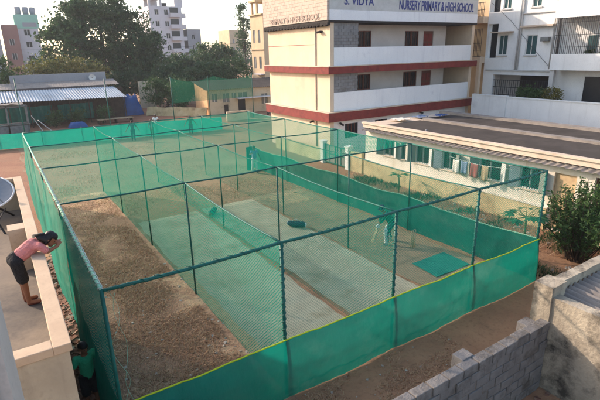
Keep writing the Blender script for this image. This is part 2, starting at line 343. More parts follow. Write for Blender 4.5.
sheet('lane_ground', 'mat_brown', ragged(-3.1, -0.15, 0.12, 13.4, seed=4, a=0.08), 0.012)
XL, X1, X2, X3, XR = -12.43, -9.14, -6.08, -3.11, 0.0
XS = [XL, X1, X2, X3, XR]; YS = [0.0, 5.41, 10.12, 14.92, 19.44]; H = 3.6
# matting strips, slightly ragged, one per lane
def strip(name, mat, x0, x1, y0, y1, z, seed, a=0.05):
    return sheet(name, mat, ragged(x0, x1, y0, y1, 20, a, seed), z)
strip('pitch', 'mat_grey', -8.98, -6.2, 0.12, 13.05, 0.018, 5)
strip('pitch_edge', 'edge_tan', -9.1, -8.8, 0.1, 7.5, 0.022, 6, 0.05)
strip('pitch', 'mat_grey', -5.95, -3.2, 0.12, 13.15, 0.018, 7)
strip('pitch', 'mat_brown', -2.95, -0.35, 3.3, 11.6, 0.018, 8)
strip('pitch', 'edge_tan', -2.55, -0.7, 11.3, 12.9, 0.022, 9, 0.2)
# green rubber mat in the right-hand lane
g = MB().grid(lambda u, v: (-2.3+1.65*u+0.1*v, 1.85+1.2*v, 0.03+0.012*math.sin(7*u+3*v)), 12, 8).build('green_mat', 'green_mat')
tag(g, 'green mat lying on the brown floor of the batting lane near the yellow rope', 'mat')

# dry grass, stubble and rubble that nobody could count
def blades(name, mat, n, x0, x1, y0, y1, h0, h1, w=0.012, z=0.0, flat=0.5, dens=None, label=None, cat=None):
    vs = np.empty((n, 3, 3)); k = 0
    while k < n:
        x, y = random.uniform(x0, x1), random.uniform(y0, y1)
        if dens and random.random() > dens(x, y): continue
        a = random.uniform(0, 6.283); h = random.uniform(h0, h1); dx, dy = math.cos(a), math.sin(a); t = random.uniform(-1, 1)*flat*h*2
        vs[k] = [(x-dx*w, y-dy*w, z), (x+dx*w, y+dy*w, z), (x-dy*t, y+dx*t, z+h)]; k += 1
    me = bpy.data.meshes.new(name); me.from_pydata(vs.reshape(-1, 3).tolist(), [], [(3*i, 3*i+1, 3*i+2) for i in range(n)])
    return tag(link(name, me, mat), label, cat, kind='stuff')
dn = lambda s, lo, hi: (lambda x, y: max(0, min(1, (mnoise.noise(Vector((x*s, y*s, 0)))+0.5-lo)/(hi-lo))))
blades('dry_grass', 'straw', 42000, XL+0.1, X1-0.15, -0.1, 19, 0.015, 0.075, 0.012, 0.01, 1.3, (lambda f: lambda x, y: f(x, y)*max(0.12, min(1, (17-y)/11)))(dn(0.9, 0.1, 0.8)))
blades('dry_grass', 'straw', 9000, -12, -4.6, -2.7, -0.2, 0.01, 0.06, 0.012, 0.0, 1.3, dn(1.1, 0.3, 1.0))
blades('dry_grass', 'straw', 7000, 0.1, 4.4, -3, 14, 0.05, 0.28, 0.014, 0.0, 0.8, dn(0.8, 0.25, 0.9))
blades('dry_grass', 'straw', 14000, XL, 0, 13.3, 36, 0.02, 0.08, 0.02, 0.0, 1.0, dn(0.4, 0.3, 0.9))
blades('green_weeds', 'leaf_mid', 5000, 0.3, 4.4, -2, 13, 0.05, 0.25, 0.03, 0.0, 1.0, dn(0.7, 0.45, 1.0))
def stones(name, mat, n, x0, x1, y0, y1, s0, s1, z=0.0):
    m = MB()
    for k in range(n):
        x, y = random.uniform(x0, x1), random.uniform(y0, y1); s = random.uniform(s0, s1)
        b = Matrix.Rotation(random.uniform(0, 6), 3, 'Z') @ Matrix.Rotation(random.uniform(-.5, .5), 3, 'X')
        c = [Vector((i*s*random.uniform(.6, 1.2), j*s*random.uniform(.4, .9), l*s*random.uniform(.3, .6))) for l in (-1, 1) for j in (-1, 1) for i in (-1, 1)]
        m.add([Vector((x, y, z+s*.2))+b@q for q in c], [(0,2,3,1),(4,5,7,6),(0,1,5,4),(1,3,7,5),(3,2,6,7),(2,0,4,6)])
    return tag(m.build(name, mat), kind='stuff')
stones('brick_rubble', 'rubble', 900, -13.0, -12.5, 0.4, 11, 0.03, 0.10)
stones('brick_rubble', 'stone_pale', 220, -13.0, -12.5, 0.4, 14, 0.02, 0.07)
stones('pebbles', 'stone_pale', 160, -12.2, -9.0, 0.1, 9, 0.01, 0.05)
stones('pebbles', 'stone_pale', 120, -12.0, -4.6, -2.6, -0.2, 0.01, 0.035)
stones('brick_rubble', 'rubble', 260, -12, -4.5, -6.5, -3.1, 0.02, 0.07)
stones('brick_rubble', 'stone_pale', 160, 0.2, 4.3, -1.5, 13, 0.02, 0.10)

# ================================================================== PRACTICE CAGE
cage = thing('practice_net_cage', 'large teal cricket practice net cage of pipe posts over four lanes', 'net cage', (-6.2, 9.7, 0))
def uv_y(v): return (v[1], v[2])
def uv_x(v): return (v[0], v[2])
def uv_t(v): return (v[0], v[1])
for j, y in enumerate(YS):
    for i, x in enumerate(XS):
        r = 0.034 if j == 0 else 0.026
        MB().bar((x, y, 0), (x, y, H+0.02), r, n=10).build('post', 'pipe' if j < 2 else 'pipe_green', cage, True)
    m = MB()
    for a in range(4):
        m.tube([(XS[a]+(XS[a+1]-XS[a])*t/8, y, H-0.03*math.sin(math.pi*t/8)) for t in range(9)], 0.032 if j == 0 else 0.024, 8)
    m.build('cross_beam', 'pipe', cage, True)
for i, x in enumerate(XS):
    m = MB(); sag = 0.03 if i in (0, 4) else 0.07
    for a in range(4):
        m.tube([(x, YS[a]+(YS[a+1]-YS[a])*t/10, H-sag*math.sin(math.pi*t/10)) for t in range(11)], 0.03 if i in (0, 4) else 0.02, 6)
    m.build('side_rail', 'pipe_green' if i else 'rope', cage, True)
# white lacing wound round the left rail
m = MB(); pts = []
for k in range(0, 900):
    y = YS[0]+(YS[2]-YS[0])*k/900; a = k/900*(YS[2])/0.19*2*math.pi; pts.append((XL+0.04*math.cos(a), y, H-0.01+0.04*math.sin(a)))
m.tube(pts, 0.009, 4).build('lacing', 'rope_white', cage, True)
# green cord wound unevenly round the near beam and the near posts
m = MB()
def wind(p, q, turns, r, th):
    p, q = Vector(p), Vector(q); d = (q-p).normalized(); e = d.orthogonal().normalized(); f = d.cross(e); n = int(turns*10); ph = 0; o = []
    for k in range(n+1):
        ph += 2*math.pi/10*(1+0.5*mnoise.noise(Vector((k*.05, p.x, 0)))); rr = r*(1+0.2*mnoise.noise(Vector((k*.3, p.x, 5))))
        o.append(p.lerp(q, k/n)+(e*math.cos(ph)+f*math.sin(ph))*rr)
    m.tube(o, th, 4)
for x in (X1, X2, X3, XR): wind((x, 0, 1.3), (x, 0, H), 14, 0.04, 0.011)
for a in range(4): wind((XS[a], 0, H-.015), (XS[a+1], 0, H-.015), 13, 0.036, 0.008)
m.build('cord_winding', 'pipe', cage, True)
# loose white strings at the near left corner
for dx, sw in ((.12, .10), (.2, -.06)):
    MB().tube([(XL+dx+sw*math.sin(k*.5), 0.03+.05*math.sin(k*.8), H-.1-2.6*k/24) for k in range(25)], .003, 4).build('loose_string', 'rope', cage, True)
def nz(x, y, z, s=1.0): return mnoise.noise(Vector((x*s, y*s, z*s)))
def netY(x, y0, y1, z0, z1, mat, name='net_panel', sag=0.07, amp=0.10):
    nb = max(1, round((y1-y0)/4.8))
    return MB().grid(lambda u, v: (x+amp*nz(x, y0+(y1-y0)*u, z1*v, 0.7)*math.sin(math.pi*min(1, v*0.9+0.1)), y0+(y1-y0)*u,
        z0+(z1-sag*abs(math.sin(math.pi*u*nb))-z0)*v), int((y1-y0)*4), 10).build(name, mat, cage, True, uv_y)
def netX(y, x0, x1, z0, z1, mat, name='net_panel', amp=0.06):
    return MB().grid(lambda u, v: (x0+(x1-x0)*u, y+amp*nz(x0+(x1-x0)*u, y, z1*v, 0.9)*math.sin(math.pi*v), z0+(z1-0.03-z0)*v), int((x1-x0)*4), 10).build(name, mat, cage, True, uv_x)
for x, mt in ((X1, 'net_div'), (X2, 'net_mid'), (X3, 'net_thin')): netY(x, 0.0, YS[4], 0.02, H, mt)
netY(XR, 0.0, YS[4], 1.3, H, 'net', sag=0.03)
netX(0.0, X1, XR, 1.25, H, 'net_front')
for a in range(4):   # roof netting over the far three bays
    x0, x1 = XS[a], XS[a+1]
    MB().grid(lambda u, v: (x0+(x1-x0)*u, YS[1]+(YS[4]-YS[1])*v, H-0.02-0.12*math.sin(math.pi*u)*abs(math.sin(math.pi*v*3))), 8, 24).build('roof_net', 'net_roof', cage, True, uv_t)
# shade cloth skirts
def skirtX(x0, x1, y, ztop, mat, bulge=0.12, rope='rope_yellow', n=300):
    def P(u, v):
        x = x0+(x1-x0)*u; s = min(abs(x-q) for q in XS); w = min(1, s/1.2)
        zt = ztop(x); z = zt*v
        b = bulge*math.sin(math.pi*min(1, (1-v)*0.75))*(0.4+0.6*w)+0.05*nz(x, z, 3, 0.9)*w+0.02*nz(x+z*.5, z*0.5, 9, 2.2)+0.012*nz(x-z*.8, z*0.3, 4, 5.0)+0.02*math.exp(-((v-.06)/.05)**2)
        return (x, y-0.05-b, max(0.012, z+0.05*nz(x, 0, 5, 0.8)*(1-v)+0.012*nz(x, 0, 8, 2.0)*v))
    o = MB().grid(P, n, 28).build('shade_cloth', mat, cage, True)
    if rope: MB().tube([(lambda p: (p[0], p[1], p[2]+0.01))(P(k/n, 1.0)) for k in range(n+1)], 0.015, 6).build('edge_rope', rope, cage, True)
    return o
def skirtY(x, y0, y1, ztop, mat, bulge=0.1, rope=None, n=260, side=1, zb=0.0):
    def P(u, v):
        y = y0+(y1-y0)*u; s = min(abs(y-q) for q in YS); w = min(1, s/1.5)
        zt = ztop(y); z = zb+(zt-zb)*v
        b = bulge*math.sin(math.pi*min(1, (1-v)*0.8))*w+0.06*nz(y, z, 7, 0.8)*w+0.025*nz(y+z*.4, z*0.4, 2, 2.2)+0.012*nz(y-z*.7, z*.3, 8, 5.0)
        return (x+side*(0.05+b), y, max(0.012, z))
    o = MB().grid(P, n, 16).build('shade_cloth', mat, cage, True)
    if rope: MB().tube([(lambda p: (p[0], p[1], p[2]+0.01))(P(k/n, 1.0)) for k in range(n+1)], 0.02, 6).build('edge_rope', rope, cage, True)
sagf = lambda qs, base, d: (lambda t: base-d*min(1, min(abs(t-q) for q in qs)/1.6)**1.5)
skirtX(XL-0.05, XR+0.05, 0.0, sagf(XS, 1.42, 0.045), 'cloth')
skirtY(XR, -0.05, YS[4], sagf(YS, 1.42, 0.10), 'cloth', rope='rope')
skirtY(XL, 4.35, YS[4], lambda y: H-0.06-0.05*abs(math.sin(y)), 'cloth_left', side=-1, bulge=0.16)
netY(XL, 0.0, 5.4, 0.02, H, 'net_dark', amp=0.12)
skirtY(XL, -0.05, 4.4, lambda y: 1.5+0.5*max(0, (y-2.5)/1.9), 'cloth', side=-1, bulge=0.12)

# kit bags and stumps standing in the lanes
def kit_bag(label, x, y, rot, mats):
    t = thing('kit_bag', label, 'kit bag', (x, y, 0.02), 'kit bags on the matting')
    m = MB()
    m.grid(lambda u, v: (x+(0.5*(2*u-1)), y+0.17*math.cos(2*math.pi*v)*(1-0.35*abs(2*u-1)**4), 0.2+0.17*math.sin(2*math.pi*v)*(1-0.35*abs(2*u-1)**4)+0.02*nz(u*4, v*4, x)), 12, 14)
    m.build('bag_body', mats[0], t, True); t.scale = (.8, .8, .8)
    for s in (-1, 1): MB().ball((x+s*0.5, y, 0.2), 0.05, 0.115, 0.115, 10, 8).build('end_cap', mats[1], t, True)
    MB().tube([(x-0.25+0.5*k/10, y-0.05, 0.36+0.12*math.sin(math.pi*k/10)) for k in range(11)], 0.014, 6).build('strap', 'rope_white', t, True)
    t.rotation_euler.z = rot
    return t
kit_bag('navy kit bag with red ends lying beside the first lane divider', -5.75, 12.1, 0.9, ('navy_cloth', 'red_paint'))
kit_bag('dark blue kit bag with pale ends dumped at foot of the second divider', -3.5, 8.4, -0.9, ('navy_cloth', 'white_cloth'))
def wicket(label, x, y):
    t = thing('wicket', label, 'cricket stumps', (x, y, 0.02))
    for k in (-1, 0, 1): MB().bar((x+k*0.1, y, 0.02), (x+k*0.1, y, 0.72), 0.019, n=8).build('stump', 'bat_wood', t, True)
    for k in (-0.5, 0.5): MB().bar((x+k*0.1-0.05, y, 0.735), (x+k*0.1+0.05, y, 0.735), 0.012, n=6).build('bail', 'bat_wood', t, True)
wicket('three wooden stumps behind the batsman in the right lane', -1.15, 4.0)

# ================================================================== FAR FENCE, TALL NET, POLES
fence = thing('cloth_fence', 'low bright green shade cloth fence across the far end of the field', 'fence', (-6, 37, 0))
fy = lambda x: 37.6-0.14*(x+12)
MB().grid(lambda u, v: (-26+31*u, fy(-26+31*u)+0.12*nz(-26+31*u, v, 0, 0.8), 0.02+(1.28-0.06*abs(math.sin((-26+31*u)*0.9)))*v), 120, 8).build('fence_cloth', 'cloth_far', fence, True)
for k in range(11):
    x = -26+3.1*k; MB().bar((x, fy(x)+0.08, 0), (x, fy(x)+0.08, 1.4), 0.03, n=8).build('fence_post', 'pipe_green', fence, True)
tall = thing('tall_boundary_net', 'tall dark green boundary net hung between high poles before the far houses', 'net', (5, 40, 0))
for x, y, h in ((-11.6, 39.5, 5.6), (-4.4, 40, 5.2), (2.0, 40.5, 5.0), (6.2, 41, 4.9), (11.7, 41.4, 5.0)):
    MB().bar((x, y, 0), (x, y, h), 0.05, 0.04, n=8).build('net_pole', 'pipe', tall, True)
def tallp(u, v):
    x = 2.0+9.7*u; sag = 0.45*abs(math.sin(math.pi*u*2))
    return (x, 40.5+0.9*u+0.25*nz(x, v*3, 1, 0.5), 2.4+(2.5-sag)*v)
MB().grid(tallp, 40, 12).build('net_panel', 'net_far', tall, True, uv_x)

# ================================================================== SCHOOL
sc = thing('school_building', 'three storey cream and white school with red bands and a lettered parapet', 'school', (12, 22, 0))
SX0, SX1, SY0, SY1 = 5.45, 19.75, 18.05, 26.1
m = MB(); m.box(SX0, SX0+0.3, SY0+1.45, SY1, 0, 8.85); m.box(SX0+0.3, SX1, SY1-0.3, SY1, 0, 8.85); m.box(SX1-0.3, SX1, SY0, SY1-0.3, 0, 8.85)
m.box(SX0, SX0+0.3, SY0, SY0+1.45, 0, 8.85)
m.build('side_wall', 'cream_wall', sc)
inner = []
WIN = [(8.95, 10.2), (13.55, 15.0)]; DR = (15.55, 16.65)
for z0, z1 in ((3.17, 5.7), (6.14, 8.85)):
    zs, zt = z0+1.2, z0+2.3
    for a, b in WIN: inner.append((a, b, zs, zt))
    inner.append((DR[0], DR[1], z0, zt))
m = MB(); wall_cells(m, 'y', SY0+1.45, 0.2, SX0+0.3, 18.1, 2.6, 8.85, inner); m.build('corridor_wall', 'corridor_wall', sc)
MB().box(18.1, SX1-0.3, SY0+3.2, SY0+3.4, 2.6, 8.85).build('recess_wall', 'corridor_wall', sc)
MB().box(18.0, 18.1, SY0+1.65, SY0+3.2, 2.6, 8.85).build('recess_cheek', 'corridor_wall', sc)
for z0, z1 in ((3.17, 5.7), (6.14, 8.85)):
    zs, zt = z0+1.2, z0+2.3
    for a, b in WIN:
        w = MB()
        for q in (a, (a+b)/2-0.02, b-0.05): w.box(q, q+0.05, SY0+1.48, SY0+1.56, zs, zt)
        w.box(a, b, SY0+1.49, SY0+1.55, zs, zs+0.05).box(a, b, SY0+1.49, SY0+1.55, zt-0.05, zt)
        for k in range(1, 7): w.box(a+(b-a)*k/7-0.01, a+(b-a)*k/7+0.01, SY0+1.50, SY0+1.53, zs+0.05, zt-0.05)
        f = w.build('window', 'brown_door', sc)
        MB().box(a, b, SY0+1.58, SY0+1.6, zs, zt).build('pane', 'dark_glass', f)
    d = MB().box(DR[0], DR[1], SY0+1.5, SY0+1.58, z0, zt).build('door', 'brown_door', sc)
    dd = MB()
    for k in range(2):
        for l in range(3): dd.box(DR[0]+0.1+0.5*k, DR[0]+0.5+0.5*k, SY0+1.488, SY0+1.5, z0+0.15+0.7*l, z0+0.7+0.7*l)
    dd.build('door_panels', 'red_band', d)
# floor slabs and red bands
for zb, zt in ((2.57, 3.17), (5.7, 6.14)):
    MB().box(SX0+0.3, SX1-0.3, SY0+0.15, SY1-0.3, zb+0.1, zt-0.1).build('floor_slab', 'corridor_wall', sc)
    b = MB(); b.box(SX0-0.35, SX1+0.25, SY0-0.3, SY0, zb, zt); b.box(SX0-0.35, SX0, SY0, SY1+0.2, zb, zt)
    b.build('red_band', 'red_band', sc)
    t2 = MB(); t2.box(SX0-0.38, SX1+0.28, SY0-0.33, SY0, zt+0.001, zt+0.05); t2.box(SX0-0.38, SX0, SY0, SY1+0.2, zt+0.001, zt+0.05)
    t2.build('band_cap', 'fascia', sc)
for zb, zt in ((3.17, 4.47), (6.14, 7.34)):
    MB().box(SX0+0.3, SX1-0.3, SY0-0.02, SY0+0.14, zb, zt).build('corridor_parapet', 'parapet_white', sc)
# pierced block infill at the left end of each corridor
for zb, zt in ((4.47, 5.7), (7.34, 8.85)):
    m = MB(); nrow = int(round((zt-zb)/0.2)); hh = (zt-zb)/nrow
    for r in range(nrow):
        x = SX0+0.302-(0.2 if r % 2 else 0)
        while x < 7.8:
            x0, x1 = max(x, SX0+0.302), min(x+0.39, 7.8)
            if x1-x0 > 0.03: m.box(x0, x1, SY0+0.0+random.uniform(0, .015), SY0+0.14, zb+r*hh+0.008, zb+(r+1)*hh-0.008)
            x += 0.405
    m.build('block_infill', 'block', sc)
    MB().box(SX0+0.302, 7.8, SY0+0.03, SY0+0.12, zb+0.002, zt-0.002).build('infill_mortar', 'mortar', sc)
# ground floor front
m = MB(); wall_cells(m, 'y', SY0+0.05, 0.2, SX0+0.3, SX1-0.3, 0, 2.57, [(6.75, 7.9, 1.3, 2.3), (9.5, 10.7, 1.2, 2.3), (12.5, 13.6, 0, 2.1)])
m.build('front_wall', 'white_wall', sc)
for a, b in ((6.75, 7.9), (9.5, 10.7)):
    f = MB().box(a, b, SY0+0.1, SY0+0.14, 1.3 if a < 7 else 1.2, 2.3).build('window', 'dark_glass', sc)
    g = MB()
    for k in range(5): g.box(a+(b-a)*k/4-0.02*(k > 0), a+(b-a)*k/4+0.02*(k < 4), SY0+0.06, SY0+0.09, 1.3 if a < 7 else 1.2, 2.3)
    g.build('grille', 'brown_door', f)
MB().box(12.5, 13.6, SY0+0.12, SY0+0.18, 0, 2.1).build('door', 'brown_door', sc)
# drain spouts
for p, q in (((SX0-0.3, SY0+2.0, 2.35), (SX0, SY0+2.0, 2.42)), ((6.3, SY0-0.35, 2.3), (6.3, SY0, 2.4)), ((14, SY0-0.35, 2.45), (14, SY0, 2.5)), ((5.2, 18.9, 8.3), (5.45, 18.9, 8.35)), ((5.2, 19.15, 8.3), (5.45, 19.15, 8.35))):
    MB().bar(p, q, 0.07, n=8).build('spout', 'dark_gap', sc)
MB().bar((SX0-0.04, SY0+1.6, 0.2), (SX0-0.04, SY0+1.6, 8.7), 0.045, n=8).build('drain_pipe', 'cream_wall', sc, True)
# horizontal day joint on the side wall
MB().box(SX0-0.006, SX0+0.01, SY0+1.7, SY1, 7.55, 7.58).build('wall_joint', 'red_band', sc)
# roof parapet: blocks to the left, boards to the front
MB().box(SX0-0.22, SX1+0.1, SY0-0.12, SY1+0.25, 8.85, 8.98).build('roof_slab', 'dark_gap', sc)
MB().box(SX0-0.1, SX1, SY0+0.2, SY1, 8.98, 11.2).build('roof_core', 'mortar', sc)
m = MB(); zr = 9.0
for r in range(10):
    y = SY0-0.05-(0.2 if r % 2 else 0)
    while y < SY1+0.2:
        y0, y1 = max(y, SY0-0.05), min(y+0.42, SY1+0.2)
        if y1-y0 > 0.04: m.box(SX0-0.27+random.uniform(0, .012), SX0-0.11, y0, y1-0.012, zr+r*0.215, zr+(r+1)*0.215-0.012)
        y += 0.42
m.build('parapet_blocks', 'tan_block', sc)
MB().box(SX0-0.255, SX0-0.105, SY0-0.04, SY1+0.18, 9.0, 11.1).build('parapet_mortar', 'mortar', sc)
m = MB()
for k in range(60):
    y = SY0-0.1+k*0.139; m.box(SX0-0.3, SX0-0.05, y, y+0.1, 8.72-0.04*(k % 3), 8.845)
m.build('ragged_edge', 'dark_gap', sc)
MB().box(SX0-0.1, SX1+0.05, SY0-0.12, SY0+0.19, 8.985, 9.62).build('parapet_front', 'parapet_white', sc)
sb = MB().box(SX0-0.1, SX1+0.03, SY0-0.1, SY0+0.19, 9.625, 11.2).build('sign_board', 'ltgrey_paint', sc)
def lettering(txt, loc, size, mat, rot, width, parent, off=0.02, name='lettering'):
    c = bpy.data.curves.new(name, 'FONT'); c.body = txt; c.size = size; c.extrude = 0.006; c.offset = off
    o = bpy.data.objects.new(name, c); COL.objects.link(o); c.materials.append(MT[mat])
    o.rotation_euler = rot; bpy.context.view_layer.update()
    sx = width/max(o.dimensions.x, 1e-3); o.scale = (sx, 1, 1)
    me = bpy.data.meshes.new_from_object(o.evaluated_get(bpy.context.evaluated_depsgraph_get())); bpy.data.objects.remove(o)
    o = bpy.data.objects.new(name, me); COL.objects.link(o); o.rotation_euler = rot; o.scale = (sx, 1, 1)
    o.parent = parent; o.location = Vector(loc)-ORG[parent.name]; ORG[o.name] = ORG[parent.name]; return o
lettering('NURSERY PRIMARY & HIGH SCHOOL', (11.3, SY0-0.112, 9.78), 0.86, 'blue_letter', (R(90), 0, 0), 7.95, sb, 0.022)
lettering('S. VIDYA', (6.5, SY0-0.112, 9.95), 0.72, 'blue_letter', (R(90), 0, 0), 2.5, sb, 0.015)
lettering('PRIMARY & HIGH SCHOOL', (SX0-0.285, 25.2, 9.1), 0.5, 'faded_letter', (R(90), 0, R(-90)), 6.4, sc, 0.008)

# ================================================================== LOW HOUSE ON THE RIGHT
lh = thing('low_house', 'long low cream house with shuttered windows and a dark flat roof', 'house', (7, 5, 0))
HX = 4.57; HY0, HY1 = -6.0, 13.4; HX1 = 11.4
WINS = [(11.0, 11.85), (10.15, 10.5), (8.5, 9.45), (6.85, 7.7), (4.45, 5.6), (2.7, 3.6)]
holes = [(a, b, 1.48, 2.38) for a, b in WINS]+[(1.3, 2.15, 0.1, 2.4), (-0.6, 0.65, 0.1, 2.5)]
m = MB(); wall_cells(m, 'x', HX, 0.22, HY0, HY1, 0, 2.8, holes); m.box(HX+0.22, HX1, HY1-0.22, HY1, 0, 2.8).box(HX1-0.22, HX1, HY0, HY1-0.22, 0, 2.8).box(HX+0.22, HX1-0.22, HY0, HY0+0.22, 0, 2.8)
m.build('wall', 'house_wall', lh)
MB().box(HX-0.1, HX-0.002, 2.25, HY1, 0, 0.9).build('plinth', 'plinth', lh)
MB().box(HX-0.14, HX-0.003, 2.2, HY1+0.02, 0.901, 0.96).build('plinth_ledge', 'house_wall', lh)
for k, (a, b) in enumerate(WINS):
    f = MB(); z0, z1 = 1.48, 2.38; x = HX+0.06
    f.box(x, x+0.06, a, a+0.05, z0, z1).box(x, x+0.06, b-0.05, b, z0, z1).box(x, x+0.06, a+0.05, b-0.05, z0, z0+0.05).box(x, x+0.06, a+0.05, b-0.05, z1-0.05, z1)
    f.box(x, x+0.06, (a+b)/2-0.025, (a+b)/2+0.025, z0+0.05, z1-0.05)
    w = f.build('window', 'ltgrey_paint', lh)
    MB().box(x+0.05, x+0.055, a+0.05, b-0.05, z0+0.05, z1-0.05).build('pane', 'dark_glass', w)
    g = MB()
    for q in range(1, 8): g.bar((x-0.01, a+(b-a)*q/8, z0), (x-0.01, a+(b-a)*q/8, z1), 0.008, n=5)
    g.build('bars', 'iron', w)
    MB().box(HX-0.06, HX+0.06, a-0.05, b+0.05, 1.43, 1.478).build('sill', 'fascia', w)
    if b-a > 0.6:
        for s, e in ((a, -1), (b, 1)):   # open shutter leaf standing out from the wall
            h = 0.4; ang = 0.55
            p = Vector((HX-0.01, s, 0)); d = Vector((-math.sin(ang), e*math.cos(ang), 0))
            sh = MB(); nrm = Vector((d.y, -d.x, 0))*0.015
            vs = [p+nrm, p-nrm, p+d*h-nrm, p+d*h+nrm]
            sh.add([v+Vector((0, 0, z)) for z in (1.48, 2.38) for v in vs], [(0,3,2,1),(4,5,6,7),(0,1,5,4),(1,2,6,5),(2,3,7,6),(3,0,4,7)])
            sh.build('shutter', 'green_shutter' if (k+(e > 0)) % 2 else 'ltgrey_paint', w)
d = MB().box(HX+0.1, HX+0.15, 1.3, 2.15, 0.1, 2.4).build('door', 'edge_tan', lh)
MB().ball((HX+0.08, 1.42, 1.2), 0.03).build('handle', 'iron', d)
dr = MB().box(HX+0.9, HX+0.95, -0.9, 0.95, 0.0, 2.6).build('recess_back', 'brown_door', lh)
m = MB()
for k in range(5): m.box(HX+0.1, HX+0.14, -0.6+k*0.3, -0.56+k*0.3, 0.1, 2.5)
m.build('entrance_grille', 'brown_door', lh)
# roof
rf = MB().box(HX-0.12, HX1+0.1, HY0-0.1, HY1+0.12, 2.86, 3.08).build('roof', 'fascia', lh)
MB().box(HX-0.2, HX+0.05, HY0-0.1, HY1+0.16, 3.082, 3.17).build('roof_kerb', 'fascia', rf)
MB().grid(lambda u, v: (4.95+2.7*u, HY0+0.1+(12.0-HY0)*v, 3.1+0.01*nz(u*5, v*30, 0)), 6, 60).build('roof_felt', 'roof_felt', rf)
MB().box(7.75, 8.15, HY0, 12.0, 3.084, 3.2).build('roof_ridge', 'asbestos', rf)
MB().grid(lambda u, v: (8.17+2.65*u, HY0+0.1+(12.4-HY0)*v, 3.1+0.01*nz(u*5, v*30, 4)), 6, 60).build('roof_felt', 'roof_felt', rf)
MB().box(10.9, 11.45, HY0, HY1+0.1, 3.084, 3.22).build('roof_kerb', 'asbestos', rf)
# corrugated eave
ne = 420
MB().grid(lambda u, v: (HX-0.42+0.42*v, HY0+(HY1-HY0)*u, 2.74+0.06*v+0.022*math.sin(u*(HY1-HY0)/0.146*2*math.pi*0.5)), ne*2, 1).build('corrugated_eave', 'asbestos', lh)
# litter on its roof
for k, (x, y, w, h, mt, lb) in enumerate(((6.6, 12.6, 1.1, 0.9, 'laundry_white', 'crumpled white plastic sheet lying at the roof corner near the school'), (8.3, 12.6, 1.0, 0.7, 'laundry_blue', 'pale blue plastic sheet lying on the flat roof by the school'), (9.6, 12.2, 0.9, 0.6, 'blue_tarp', 'small blue tarpaulin folded on the far side of the flat roof'))):
    o = MB().grid(lambda u, v: (x+w*(u-.5), y+h*(v-.5)+0.1*u, 3.15+0.12*abs(nz(u*4+k*3, v*4, k, 1))+0.05), 12, 10).build('plastic_sheet', mt, None, True)
    tag(o, lb, 'plastic sheet')
for k, (x, y, lb) in enumerate(((5.0, 9.2, 'grey stone sitting on the sunlit roof edge of low house'),)):
    tag(MB().ball((x, y, 3.13), 0.07, 0.06, 0.05).build('stone', 'block', None, True), lb, 'stone')
# clothesline and washing by the fourth window
cl = MB().tube([(4.15, 6.9-3.2*k/16, 2.28-0.1*math.sin(math.pi*k/16)) for k in range(17)], 0.008, 5).build('clothes_line', 'rope_white')
tag(cl, 'thin washing line strung along the wall of low house', 'washing line')
for k, (y, w, h, mt, lb) in enumerate(((6.05, .34, .55, 'laundry_blue', 'pale blue shirt hanging on the washing line'), (5.5, .4, .62, 'laundry_red', 'red garment hanging on the washing line'), (6.5, .35, .6, 'laundry_white', 'white cloth hanging on the washing line left of the blue shirt'), (4.95, .34, .66, 'wood', 'tan cloth hanging on the washing line right of the red garment'))):
    o = MB().grid(lambda u, v: (4.15-0.03*math.sin(u*9+k)*v-0.02, y-w*(u-.5), 2.2-h*v-0.03*math.sin(u*3)), 10, 8).build('hanging_laundry', mt, None, True)
    s = o.modifiers.new('solid', 'SOLIDIFY'); s.thickness = 0.012
    tag(o, lb, 'laundry', 'washing on the line')
# gate piers and boundary wall towards the school
for y, lb in ((14.93, 'white gate pier nearer the low house'), (17.6, 'white gate pier at the corner of the school')):
    t = thing('gate_pier', lb, 'gate pier', (HX-0.02, y, 0), 'gate piers before the school')
    MB().box(HX-0.2, HX+0.15, y-0.17, y+0.17, 0, 1.42).build('shaft', 'white_wall', t, bevel=0.02)
    MB().box(HX-0.24, HX+0.19, y-0.21, y+0.21, 1.421, 1.5).build('cap', 'white_wall', t, bevel=0.01)
t = thing('yard_gate', 'green sheet metal gate between the two white piers', 'gate', (HX, 16.2, 0))
for y0, y1 in ((15.12, 16.24), (16.28, 17.4)):
    MB().box(HX-0.04, HX, y0, y1, 0.12, 1.3).build('gate_leaf', 'green_shutter', t)
f = MB()
for y in (15.12, 15.66, 16.2, 16.28, 16.84, 17.36): f.box(HX-0.065, HX-0.042, y, y+0.045, 0.12, 1.3)
for z in (0.12, 0.7, 1.26): f.box(HX-0.085, HX-0.067, 15.12, 17.4, z, z+0.045)
f.build('gate_frame', 'pipe_green', t)
t = tag(MB().box(HX-0.1, HX+0.06, 13.6, 14.74, 0, 1.25).build('yard_wall', 'plinth'), 'short stained boundary wall between low house and the gate pier', 'wall')
t = tag(MB().box(HX+0.0, HX+0.16, 17.8, 24.0, 0, 0.9).build('yard_wall', 'plinth'), 'low stained boundary wall running along the school side', 'wall')

